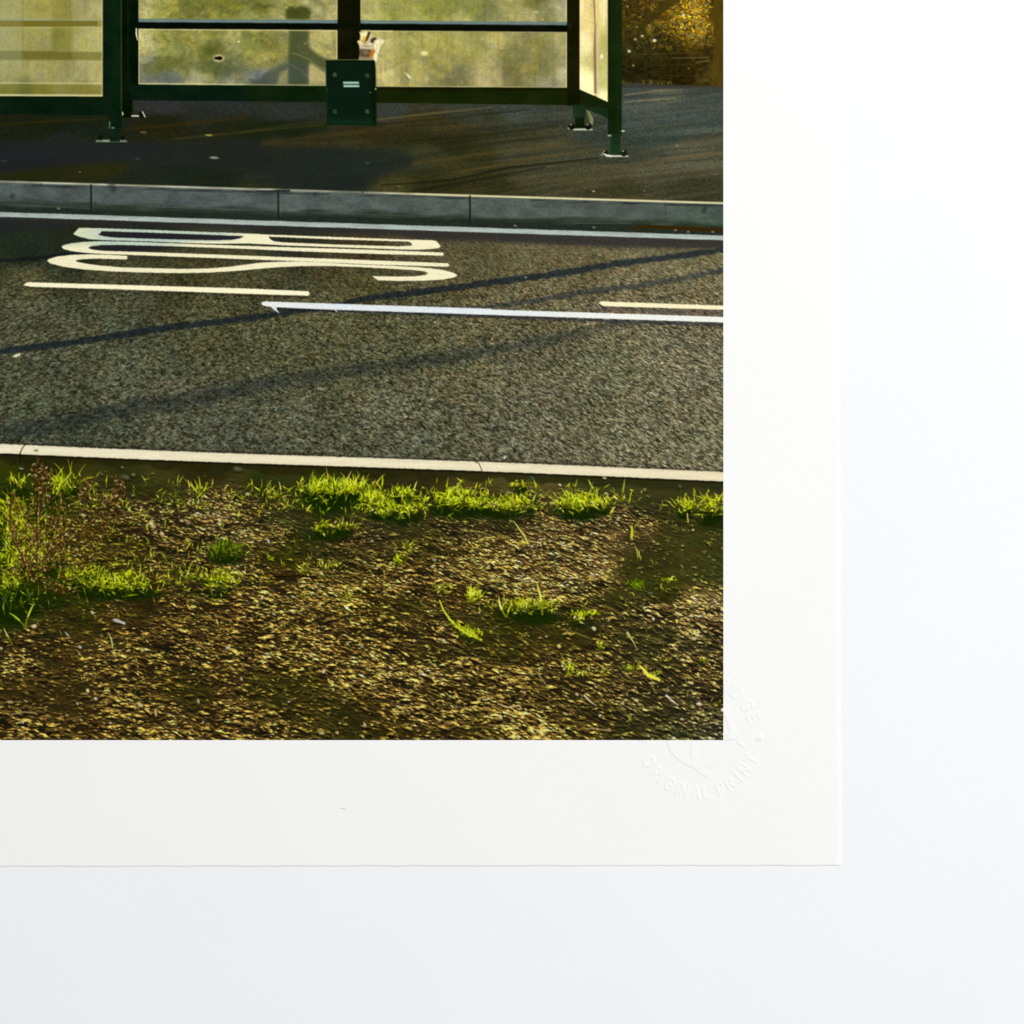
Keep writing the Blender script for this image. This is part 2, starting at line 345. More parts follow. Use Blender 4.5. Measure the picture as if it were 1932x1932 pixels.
    dk = np.clip((t - 46 + (vn(X / 70, Y / 9, 2) - .5) * 16) / 12, 0, 1)
    face = face * (1 - .42 * dk)[..., None] + dk[..., None] * np.array([0, 4, -4])
    ds = np.exp(-((t - 10) / 3.2) ** 2) * np.clip(fbm(X / 55, Y / 4, 1, 3) * 2.6 - 1.0, 0, 1)
    face = face * (1 - .55 * ds)[..., None]
    gut = np.array([34, 42, 34], np.float32) * (1 + .5 * (fbm(X / 12, Y / 3, 8, 3) - .5))[..., None]
    g = np.clip((t - lerp(62, 60, X / PW) + (vn(X / 60, Y / 4, 5) - .5) * 8) / 5, 0, 1)[..., None]
    col = face * (1 - g) + gut * g
    m = ((t > 4) & (Y < wl(X) - 4)).astype(np.float32)
    m = blur(m, .6)
    c = C[ky0:ky1]; c += (col - c) * m[..., None]
    OWN[ky0:ky1][(t > 0) & (t < 66)] = O_KERB1
    OWN[ky0:ky1][(t >= 66)] = O_ROAD
    # sunlit top edge
    e = np.clip(1 - np.abs(t - 2.6) / 3.4, 0, 1) ** .6
    warm = np.clip((X - 900) / 120, 0, 1)
    lit = .72 + .28 * np.clip(fbm(X / 60, Y * 0, 5, 3) * 2.2 - .45, 0, 1); lit = np.maximum(lit, warm * .95); lit = np.where((X > 670) & (X < 900), lit * .8, lit)
    top = np.stack([lerp(206, 244, warm), lerp(206, 236, warm), lerp(178, 184, warm)], -1) * lit[..., None]
    c += (top - c) * e[..., None]
    for x in (222, 679, 1147):
        stroke([(x, kt(x) + 5), (x + 1, kt(x) + 72)], 5, (22, 32, 30), a=.9, soft=1.2)
        stroke([(x + 5, kt(x) + 9), (x + 5, kt(x) + 64)], 1.6, (92, 100, 100), a=.6, soft=.8)
        stroke([(x, kt(x) - 1), (x + 2, kt(x) + 5)], 2.4, (120, 110, 74), a=.8, soft=.8)
    stroke([(1624, kt(1624) + 6), (1626, kt(1626) + 56)], 2.4, (46, 56, 50), a=.8, soft=1)
    stroke([(624, 467), (690, 466), (706, 466)], [3, 7, 6], (28, 36, 36), a=.85, soft=1.5)
    for P in ([(0, kt(0) + 58), (220, kt(220) + 63)], [(360, 504), (560, 512), (640, 514)], [(760, 519), (1050, 529)], [(1400, 545), (1540, 545)]):
        stroke(P, 3, (84, 92, 88), a=.45, soft=1.5)
    stroke([(1530, 556), (1580, 554), (1680, 558), (1770, 563)], [2, 9, 10, 9], (54, 34, 0), a=.85, soft=2)
    for (x, y) in ((143, 509), (1258, 551), (1450, 555), (1649, 562), (1680, 566), (1740, 566), (1675, 575)): blob(x, y, 4, 2.6, (120, 122, 100), soft=.8, a=.8)
    for (x, y, r) in ((272, 452, 9), (278, 464, 6), (100, 451, 3), (768, 475, 5), (885, 467, 4), (1722, 508, 5), (1718, 515, 6), (30, 480, 6)): blob(x, y, r, r * 1.2, (36, 42, 44), soft=1.2, a=.5)

# ---------------- hedge ----------------
def paint_hedge():
    x0, y0, x1, y1 = 1500, 0, PW, 214
    f = field([(1530, 20, 60, 48, 12), (1560, 60, 62, 52, 16), (1600, 90, 56, 50, 20), (1600, 20, 78, 56, 14), (1640, 10, 120, 84, 16), (1690, 40, 140, 100, 22), (1710, 70, 128, 96, 20), (1660, 60, 96, 72, 16), (1690, 90, 92, 72, 12),
               (1640, 110, 54, 46, 14), (1560, 120, 46, 42, 16), (1560, 170, 34, 30, 10), (1650, 150, 40, 32, 8), (1650, 190, 36, 28, 6), (1720, 140, 52, 42, 12), (1755, 20, 62, 48, 8), (1755, 120, 62, 50, 12), (1750, 190, 66, 54, 20)], (x0, y0, x1, y1), 2.2)
    X = XX[y0:y1, x0:x1]; Y = YY[y0:y1, x0:x1]
    n = fbm(X / 9, Y / 7, 1, 4) - .5
    C[y0:y1, x0:x1] = f * (1 + 1.1 * n)[..., None]; OWN[y0:y1, x0:x1] = O_HEDGE
    for i in range(70):
        x = random.gauss(1668, 42); y = random.gauss(42, 34)
        if 1520 < x < 1738 and y < 112: blob(x, y, random.uniform(6, 14), random.uniform(4, 9), random.choice([(158, 130, 34), (136, 112, 24), (176, 144, 44), (104, 92, 26), (70, 60, 18)]), a=.5, soft=1.2, ang=random.uniform(-1, 1))
    for i in range(1000):
        x = random.uniform(1516, 1742); y = random.uniform(-4, 118)
        gold = 1.25 * math.exp(-(((x - 1690) / 55) ** 2 + ((y - 40) / 55) ** 2))
        if abs((x - 1605) + (y - 30) * .9) < 16 and random.random() < .85: continue
        if random.random() > .42 + gold: continue
        k = random.uniform(.7, 1.35)
        c = 1.12 * np.array(random.choice([(210, 172, 34), (168, 118, 14), (176, 150, 50), (206, 168, 60), (138, 100, 8)])) * (.45 + .55 * gold) * k
        if random.random() < .25: c = np.array((122, 122, 72)) * (.6 + .6 * gold)
        a0 = random.uniform(0, 6.28); r = random.uniform(2.4, 5)
        P = [(x + r * math.cos(a0 + t), y + r * math.sin(a0 + t)) for t in (0, .7, 1.4, 2.1, 2.6)]
        stroke(P, [1.2, 2.6, 3, 2.4, 1], c, a=.85, soft=.9)
        if random.random() < .5: stroke([(p[0] + 2, p[1] + 3) for p in P], 2.4, (36, 26, 4), a=.55, soft=1)
    for (x, y, r, c) in ((1532, 16, 3, (170, 150, 90)), (1568, 88, 4.5, (186, 182, 140)), (1551, 96, 4, (170, 166, 116)), (1598, 99, 5.5, (226, 222, 190)), (1536, 125, 5, (206, 206, 176)), (1546, 160, 4, (136, 126, 48)), (1556, 66, 3, (140, 140, 96)),
                         (1669, 37, 4.5, (240, 226, 166)), (1691, 31, 3, (238, 186, 76)), (1681, 167, 3.5, (110, 92, 40)), (1722, 14, 3, (206, 168, 90)), (1745, 124, 4, (98, 88, 40)), (1585, 62, 3, (150, 148, 90)), (1677, 12, 3, (190, 160, 20)), (1655, 78, 3, (170, 150, 20)), (1700, 52, 3, (190, 140, 20))):
        blob(x, y, r * .8, r * .7, c, soft=.9, a=.9)
    stroke([(1650, -4), (1618, 18), (1580, 52), (1560, 70)], [26, 22, 16, 8], (56, 48, 14), a=.8, soft=3)
    for (xa, ya, xb, yb, c) in ((1560, 133, 1700, 129, (74, 64, 30)), (1640, 142, 1730, 140, (116, 104, 60)), (1600, 160, 1690, 158, (66, 56, 24)), (1590, 183, 1720, 186, (62, 52, 24)), (1700, 152, 1732, 148, (120, 112, 70)), (1650, 101, 1740, 104, (70, 58, 22)), (1560, 196, 1640, 200, (70, 62, 20)), (1590, 140, 1592, 180, (60, 50, 22)), (1650, 165, 1655, 190, (62, 50, 22))):
        stroke([(xa, ya), (xb, yb)], 2, c, a=.7, soft=1)
    # stony trunk at the edge
    X = XX[0:214, 1730:PW]; Y = YY[0:214, 1730:PW]
    m = np.clip((X - 1737 + (vn(X / 5, Y / 22, 3) - .5) * 8) / 5, 0, 1)
    col = np.array([76, 60, 14], np.float32) * (1 + .5 * (fbm(X / 6, Y / 20, 2, 3) - .5))[..., None]
    put((1730, 0, PW, 214), m * .85, col)
    for i in range(60):
        x = random.uniform(1518, 1640); stroke([(x, 205), (x + random.uniform(-4, 4), 205 - random.uniform(3, 11))], [2, .8], random.choice([(90, 84, 26), (50, 44, 10), (110, 100, 40)]), a=.8, soft=.7)
    # far edge of the pavement
    poly([(1518, 206), (1560, 203), (1640, 207), (PW, 211), (PW, 222), (1518, 214)], (58, 60, 56), O_PAVE, a=.85, soft=1.5)

# ---------------- shelter ----------------
def glass(P, samples, own, amp=.2, sc=(20, 16), streak=.1, seed=0, p=2.2):
    xs = [q[0] for q in P]; ys = [q[1] for q in P]
    b = clampbox(min(xs), min(ys), max(xs), max(ys), 0); x0, y0, x1, y1 = b
    X = XX[y0:y1, x0:x1]; Y = YY[y0:y1, x0:x1]
    f = field(samples, b, p)
    wx = (fbm(X / 30, Y / 26, seed + 3, 2) - .5) * 40
    n = fbm((X + wx) / sc[0], (Y + wx * .7) / sc[1], seed, 5, .62) - .5
    cr = np.abs(fbm((X + wx) / 13, (Y - wx) / 9, seed + 5, 3, .6) - .5)
    s = fbm(X / 5, Y / 90, seed + 2, 3) - .5
    g = fbm(X / 2.6, Y / 2.6, seed + 4, 2) - .5
    f = f * .96 + f.mean(2, keepdims=True) * .08 + np.array([7, 7, 9], np.float32)
    col = f * (1 + amp * 2.0 * n + streak * 1.0 * s + .14 * g - 1.4 * amp * (cr - .12))[..., None]
    ch = fbm(X / 17, Y / 14, seed + 6, 3) - .5
    col[..., 2] += ch * 26; col[..., 0] -= ch * 8
    put(b, polymask(P, b), col, own)

def bolt_foot(x0, x1, y, own, legx0, legx1, slant=2):
    poly([(x0, y - 3), (x0 + 10, y - 6), (x1 - 8, y - 5), (x1, y + 2), (x1 - 6, y + 5), (x0 + 14, y + 4)], (40, 48, 34), own, soft=.7)
    poly([(x0, y - 2), (x0 + 16, y + 1), (x1 - 16, y + 1), (x1, y + 2), (x1 - 4, y + 5), (x0 + 16, y + 5), (x0 + 4, y + 2)], (196, 198, 178), own, soft=.6)
    for bx in (x0 + 12, x1 - 13):
        blob(bx, y - 4, 8, 8, (22, 24, 10), own, soft=.3); blob(bx - 2, y - 9, 3, 1.8, (150, 150, 130), own, soft=.5, a=.9)

def paint_shelter():
    K = O_FRAME
    # panes first
    glass([(0, 0), (252, 0), (252, 236), (0, 236)],
          [(20, 20, 150, 146, 82), (100, 20, 148, 140, 60), (150, 30, 140, 132, 56), (200, 10, 150, 142, 80), (235, 30, 162, 154, 92), (20, 90, 154, 152, 92), (70, 90, 140, 136, 66), (110, 95, 148, 140, 74), (135, 95, 118, 118, 46), (165, 95, 130, 128, 54), (190, 95, 160, 154, 84), (235, 100, 172, 164, 92),
           (20, 170, 152, 148, 90), (90, 170, 156, 148, 80), (200, 175, 152, 144, 84), (235, 180, 160, 150, 88), (20, 190, 142, 138, 80), (100, 190, 148, 140, 80), (150, 190, 140, 136, 76), (20, 218, 120, 120, 56), (60, 218, 92, 98, 50), (100, 218, 124, 122, 48), (200, 218, 128, 120, 56)], O_GL1, .12, (34, 26), .1, 0)
    for (P, c, a, s) in (([(0, 44), (251, 47), (251, 50), (0, 51)], (150, 160, 130), .8, .8), ([(0, 50), (240, 51), (238, 64), (0, 66)], (106, 96, 30), .85, .9), ([(238, 51), (251, 51), (251, 66), (238, 66)], (134, 126, 58), .6, .9),
                         ([(0, 65), (251, 67), (251, 69), (0, 68)], (190, 184, 120), .6, .7), ([(0, 124), (251, 127), (251, 147), (0, 146)], (104, 100, 40), .62, 1.5), ([(0, 124), (52, 125), (52, 146), (0, 146)], (110, 116, 74), .6, 1.2),
                         ([(52, 124), (176, 127), (176, 146), (52, 146)], (88, 84, 24), .35, 2), ([(0, 201), (251, 202), (251, 205), (0, 204)], (206, 200, 146), .7, .8), ([(0, 206), (251, 207), (251, 230), (0, 229)], (110, 104, 32), .45, 1.2),
                         ([(0, 230), (251, 231), (251, 235), (0, 235)], (216, 210, 156), .85, .8), ([(248, 0), (252, 0), (252, 234), (248, 234)], (206, 200, 132), .6, .8), ([(53, 0), (58, 0), (58, 172), (53, 172)], (128, 120, 50), .35, 1),
                         ([(0, 0), (53, 0), (53, 172), (0, 172)], (158, 156, 104), .28, 1.2), ([(128, 0), (176, 0), (176, 124), (128, 124)], (116, 110, 40), .3, 3)):
        poly(P, c, a=a, soft=s)
    glass([(337, 0), (826, 0), (826, 212), (337, 208)],
          [(350, 20, 164, 158, 92), (350, 100, 170, 162, 96), (400, 20, 132, 130, 54), (480, 15, 104, 104, 34), (560, 15, 110, 110, 36), (580, 20, 110, 108, 36), (500, 38, 128, 126, 50), (640, 15, 96, 96, 30), (600, 35, 132, 132, 62), (670, 38, 140, 136, 72), (680, 15, 120, 118, 54), (790, 15, 146, 140, 76), (800, 35, 160, 152, 92),
           (400, 90, 138, 136, 58), (480, 85, 148, 142, 60), (560, 95, 146, 142, 74), (420, 130, 120, 122, 54), (500, 125, 118, 116, 48), (520, 120, 90, 92, 32), (450, 160, 104, 106, 48), (500, 165, 106, 110, 50), (360, 175, 112, 112, 84), (420, 195, 110, 114, 92), (480, 195, 146, 140, 98), (550, 175, 88, 94, 58), (570, 195, 120, 120, 84),
           (620, 110, 118, 120, 46), (640, 150, 138, 132, 66), (670, 130, 126, 122, 52), (640, 190, 96, 104, 100), (790, 90, 158, 150, 82), (775, 110, 150, 142, 76), (790, 140, 150, 142, 74), (700, 195, 126, 120, 80), (780, 195, 176, 160, 112)], O_GL2, .3, (24, 18), .06, 2)
    glass([(880, 0), (1386, 0), (1386, 216), (880, 212)],
          [(900, 30, 160, 154, 82), (960, 20, 138, 138, 58), (1100, 15, 122, 124, 52), (1160, 15, 114, 118, 48), (1200, 30, 124, 122, 64), (1000, 40, 146, 142, 66), (1120, 45, 158, 152, 78), (1060, 15, 130, 130, 50), (1300, 10, 100, 100, 44), (1340, 30, 116, 114, 66), (1290, 40, 160, 150, 86), (1370, 20, 150, 146, 106), (1250, 10, 140, 134, 70),
           (940, 100, 164, 156, 86), (1000, 120, 146, 140, 66), (1060, 90, 150, 144, 64), (1000, 170, 146, 138, 72), (930, 190, 180, 168, 98), (1090, 160, 138, 130, 62), (1110, 185, 108, 104, 60), (1150, 110, 140, 136, 66), (1190, 180, 160, 148, 92), (1210, 100, 156, 148, 80), (1250, 140, 116, 112, 56), (1280, 170, 130, 122, 62), (1256, 180, 104, 98, 50), (1320, 110, 124, 118, 58), (1330, 170, 112, 108, 54), (1370, 100, 150, 140, 80), (1340, 200, 130, 124, 86), (1375, 190, 162, 152, 104)], O_GL3, .2, (26, 20), .16, 6)
    # blurred figure-like shade of a post seen through the dirty pane
    for (P, c, a, s) in (([(697, 26), (702, 18), (712, 15), (722, 20), (735, 15), (750, 17), (759, 28), (756, 48), (698, 48)], (56, 62, 18), .85, 3),
                         ([(706, 72), (755, 72), (753, 100), (758, 118), (775, 132), (797, 146), (797, 182), (775, 164), (757, 152), (752, 165), (754, 206), (704, 206), (703, 175), (704, 110)], (64, 72, 40), .86, 3.4),
                         ([(704, 150), (680, 160), (655, 172), (630, 192), (618, 206), (676, 206), (684, 186), (705, 166)], (72, 80, 64), .8, 3.8), ([(704, 150), (753, 150), (754, 206), (704, 206)], (64, 76, 68), .6, 3),
                         ([(757, 160), (775, 168), (790, 184), (796, 206), (760, 206), (756, 180)], (170, 158, 96), .7, 2.5), ([(684, 176), (702, 172), (702, 205), (678, 205)], (140, 134, 84), .5, 2.5),
                         ([(350, 160), (368, 158), (392, 146), (420, 138), (448, 148), (440, 164), (400, 176), (380, 190), (352, 186)], (98, 100, 40), .5, 4), ([(350, 180), (392, 182), (440, 186), (440, 204), (352, 204)], (112, 116, 104), .5, 4),
                         ([(484, 116), (508, 112), (528, 122), (516, 136), (496, 134)], (74, 78, 24), .55, 4), ([(500, 150), (530, 144), (560, 166), (560, 186), (520, 186)], (82, 88, 44), .5, 5), ([(400, 186), (440, 186), (446, 202), (404, 202)], (86, 94, 84), .6, 4)):
        poly(P, c, a=a, soft=s)
    for i in range(150):      # blurred leaf shade along the lower edge
        gx_, gy_, sx_, sy_ = random.choice(((385, 168, 26, 14), (425, 152, 22, 12), (400, 190, 34, 9), (505, 126, 18, 9), (535, 160, 22, 16), (375, 195, 20, 8), (560, 178, 12, 12), (470, 14, 70, 9), (590, 14, 50, 10)))
        x = random.gauss(gx_, sx_); y = random.gauss(gy_, sy_)
        if 346 < x < 690 and (0 < y < 40 or 84 < y < 200): blob(x, y, random.uniform(5, 13), random.uniform(3, 7), (84, 90, 38) if y < 175 else (92, 98, 82), a=.22, soft=1.1, ang=random.uniform(-.9, .5))
    for P in ([(716, 128), (760, 150), (790, 168)], [(700, 152), (735, 172), (750, 186)], [(708, 130), (725, 132), (760, 146)], [(630, 74), (632, 180)], [(965, 172), (990, 198), (1020, 206)], [(940, 172), (965, 200)], [(352, 70), (358, 130)], [(390, 0), (392, 40)]):
        stroke(P, 1.6, (150, 146, 92), a=.45, soft=1)
    for (x, y, rx, ry, an, c) in ((1036, 130, 9.5, 6.5, 0, (236, 228, 152)), (998, 186, 9, 3.4, .8, (240, 226, 176)), (990, 178, 6, 1.4, 1.0, (220, 206, 150)), (1041, 193, 9, 5.5, -.9, (190, 178, 122)), (469, 90, 3.5, 3, 0, (206, 198, 132)), (470, 99, 3, 3, 0, (200, 192, 126)), (583, 102, 3.4, 3.4, 0, (224, 214, 150)), (474, 72, 3.5, 2, 0, (230, 222, 160)),
                                (700, 18, 5, 3, .4, (190, 182, 90)), (711, 12, 6, 3, -.3, (184, 176, 90)), (726, 10, 5, 6, 0, (150, 146, 60)), (745, 106, 4, 3.5, 0, (150, 142, 80)), (1355, 126, 6, 3.6, .5, (160, 150, 80)), (1308, 29, 9, 3.5, 0, (206, 192, 120)), (1286, 31, 4, 3, 0, (190, 178, 112)), (1250, 38, 3, 5, 0, (190, 180, 120)), (1325, 48, 5, 3, 0, (200, 186, 120)), (1305, 166, 12, 9, 0, (150, 142, 66)),
                                (114, 6, 7, 5, 0, (178, 166, 84)), (108, 174, 9, 5, -.3, (176, 166, 104)), (25, 160, 3, 5, 0, (126, 118, 56)), (410, 34, 6, 4, 0, (190, 178, 84))):
        blob(x, y, rx * .9, ry * .85, c, soft=1, ang=an, a=.9 if c[0] > 222 else .55)
    blob(534, 142, 13, 9.5, (196, 186, 130), soft=.8, a=.9); blob(529, 142, 6, 3.6, (20, 6, 4), soft=.5); blob(536, 142, 7, 5, (20, 6, 4), soft=.4)
    # bright edges round the panes
    for P, w in (([(338, 204), (824, 209)], 3.4), ([(920, 211), (1384, 214)], 3.4), ([(339, 70), (339, 204)], 2.4), ([(340, 72), (822, 75)], 2.4), ([(884, 76), (1384, 79)], 2.4), ([(822, 76), (822, 146)], 2.4), ([(823, 0), (823, 46)], 2), ([(1383, 78), (1383, 212)], 3), ([(1383, 0), (1383, 54)], 3), ([(881, 0), (881, 48)], 3)):
        stroke(P, w, (222, 212, 152), a=.75, soft=1)
    # side pane seen edge-on
    glass([(1414, 0), (1486, 0), (1486, 250), (1414, 218)],
          [(1420, 20, 236, 216, 140), (1440, 20, 206, 180, 104), (1430, 100, 240, 222, 150), (1446, 90, 214, 190, 116), (1430, 200, 246, 230, 162), (1462, 60, 206, 192, 108), (1475, 20, 222, 204, 132), (1475, 100, 170, 164, 82), (1462, 150, 176, 168, 90), (1475, 200, 178, 172, 92), (1480, 238, 236, 226, 160)], O_GL4, .06, (12, 60), .12, 4)
    stroke([(1450, -4), (1453, 60), (1452, 120), (1454, 236)], [4, 3, 6, 7], (128, 100, 60), a=.85, soft=1.4); stroke([(1461, 0), (1459, 120), (1461, 240)], 3.5, (206, 192, 140), a=.7, soft=1.5)
    stroke([(1456, 60), (1456, 232)], 3, (170, 150, 150), a=.5, soft=1.2)
    blob(1469, 138, 4, 6, (240, 232, 180), soft=.8); stroke([(1476, 0), (1474, 60)], 5, (250, 232, 176), a=.8, soft=1.5); stroke([(1483, 0), (1484, 243)], 2.4, (236, 224, 160), a=.7, soft=.9)
    stroke([(1416, 214), (1484, 244)], 4, (250, 240, 180), a=.8, soft=1.2)
    # middle rail
    for (x0, x1, y0, y1) in ((336, 826, 46, 49), (878, 1386, 49.5, 54)):
        m = (x0 + x1) / 2
        poly([(x0, y0), (x1, y1), (x1, y1 + 10), (x0, y0 + 10)], (96, 116, 112), K, soft=1.2)
        poly([(x0, y0 + 3), (x1, y1 + 3), (x1, y1 + 7), (x0, y0 + 7)], (120, 142, 142), K, a=.6, soft=1)
        poly([(x0, y0 + 8), (x1, y1 + 8), (x1, y1 + 24), (x0, y0 + 24)], (6, 12, 6), K, soft=.9)
    poly([(960, 60), (1386, 63), (1386, 78), (960, 75)], (16, 14, 2), a=.6, soft=3)
    # posts and bottom rails
    poly([(0, 236), (266, 238), (266, 282), (0, 279)], (12, 33, 16), K, soft=.8)
    poly([(0, 235), (252, 236), (252, 239), (0, 238)], (6, 22, 6), K, soft=.6)
    poly([(322, 206), (826, 210), (826, 249), (322, 245)], (13, 34, 17), K, soft=.8)
    poly([(600, 209), (826, 211), (826, 248), (600, 246)], (20, 38, 8), a=.7, soft=8)
    poly([(916, 212), (1412, 214), (1440, 262), (1400, 257), (916, 251)], (27, 38, 6), K, soft=.8)
    poly([(916, 212), (1400, 216), (1400, 222), (916, 219)], (22, 18, 2), a=.7, soft=2)
    poly([(1414, 218), (1486, 250), (1486, 289), (1430, 266), (1400, 257)], (26, 40, 10), K, soft=.8)
    poly([(1436, 262), (1470, 262), (1486, 268), (1486, 289), (1440, 270)], (36, 60, 38), a=.7, soft=2)
    rect(298, -4, 338, 206, (6, 20, 4), K); poly([(298, 200), (338, 200), (324, 246), (323, 286), (298, 288)], (8, 24, 6), K, soft=.7)
    poly([(318, 206), (340, 206), (340, 244), (318, 244)], (10, 32, 16), K, soft=1)
    rect(251, -4, 298, 282, (12, 35, 17), K); rect(272, -4, 290, 240, (18, 42, 20), None, .5, 3); rect(294.5, -4, 297.5, 270, (64, 84, 30), None, .8, .8)
    rect(310, -4, 316, 200, (14, 40, 26), None, .5, 1.5)
    rect(251, -4, 254, 236, (6, 22, 6), None, .9, .8)
    rect(265, 278, 298, 316, (13, 36, 18), K); rect(268, 312, 293, 345, (22, 44, 26), K); rect(266, 296, 269, 314, (120, 140, 110), K, .7); blob(276, 312, 4, 2.5, (90, 110, 80), K)
    poly([(233, 343), (240, 341), (304, 341), (311, 345), (306, 350), (236, 350)], (112, 124, 100), K, soft=.6); rect(236, 347, 308, 350.5, (24, 30, 22), K)
    rect(252, 342, 270, 346, (150, 158, 132), K, .7); blob(245, 336, 6, 6.5, (14, 24, 12), K, soft=.3); blob(299, 337, 5, 6, (14, 24, 12), K, soft=.3)
    rect(268, 330, 293, 346, (20, 42, 24), K)
    poly([(318, 280), (345, 279), (351, 273), (356, 284), (352, 288), (322, 287)], (26, 28, 16), K, soft=.6); rect(321, 281, 340, 285, (196, 196, 172), K); stroke([(348, 273), (354, 285)], 3, (190, 190, 170), K); blob(343, 279, 5, 6, (16, 22, 8), K, soft=.3); poly([(297, 271), (302, 277), (299, 285)], (206, 206, 140), K, soft=.5)
    stroke([(333, 70), (333, 84), (336, 98)], [3, 3.6, 2], (232, 222, 196), soft=.8)
    # middle post
    rect(824, -4, 880, 148, (20, 22, 4), K); rect(860, -4, 880, 148, (10, 12, 0), None, .5, 3); rect(824, -4, 828, 146, (34, 30, 12), None, .6, 1)
    rect(824, 56, 880, 73, (10, 16, 6), None, .7, 2)
    # back right post
    rect(1384, -4, 1415, 258, (24, 26, 4), K); rect(1408, 0, 1414, 216, (46, 10, 6), None, .5, 1.2); rect(1384, -4, 1387, 214, (40, 34, 14), None, .6, .8)
    blob(1393, 66, 10, 13, (20, 22, 6), soft=.4); blob(1392, 62, 6, 8, (46, 44, 26), soft=.8, a=.6)
    rect(1399, 256, 1430, 288, (26, 50, 24), K); rect(1404, 286, 1427, 312, (18, 34, 10), K); rect(1402, 258, 1410, 286, (34, 62, 34), None, .5, 2)
    bolt_foot(1384, 1449, 313, K, 1404, 1427); rect(1405, 290, 1426, 311, (16, 32, 8), K)
    poly([(1433, 268), (1441, 276), (1449, 290), (1447, 306), (1440, 298)], (124, 132, 82), K, soft=.7); poly([(1434, 274), (1442, 284), (1444, 298), (1438, 292)], (96, 110, 60), soft=.8, a=.7)
    # front right post
    rect(1484, -4, 1518, 330, (22, 40, 11), K); rect(1484, -4, 1489, 250, (10, 24, 2), None, .7, 1.5); rect(1504, -4, 1516, 328, (27, 50, 16), None, .5, 3)
    rect(1490, 326, 1515, 376, (26, 50, 28), K); rect(1490, 326, 1496, 376, (36, 74, 44), None, .5, 1.5)
    blob(1521, 320, 4.5, 2.2, (186, 190, 140), K); blob(1488, 331, 5, 2, (150, 160, 120), K)
    bolt_foot(1465, 1536, 378, K, 1490, 1515); rect(1491, 350, 1514, 377, (26, 50, 28), K)
    poly([(1466, 370), (1478, 376), (1494, 379), (1494, 384), (1476, 380)], (214, 216, 196), K, soft=.6)
    # faint surface variation on the paint
    b = (0, 0, 1520, 352); X = XX[:352, :1520]; Y = YY[:352, :1520]
    m = blur((OWN[:352, :1520] == K).astype(np.float32), .8)
    n = fbm(X / 50, Y / 40, 3, 4) - .5; g = fbm(X / 3, Y / 3, 6, 2) - .5
    dk = m * (C[:352, :1520].mean(2) < 60); C[:352, :1520] *= (1 - .18 * dk)[..., None]
    C[:352, :1520] += (m * (n * 14 + g * 7))[..., None] * np.array([1.2, 1, .8])

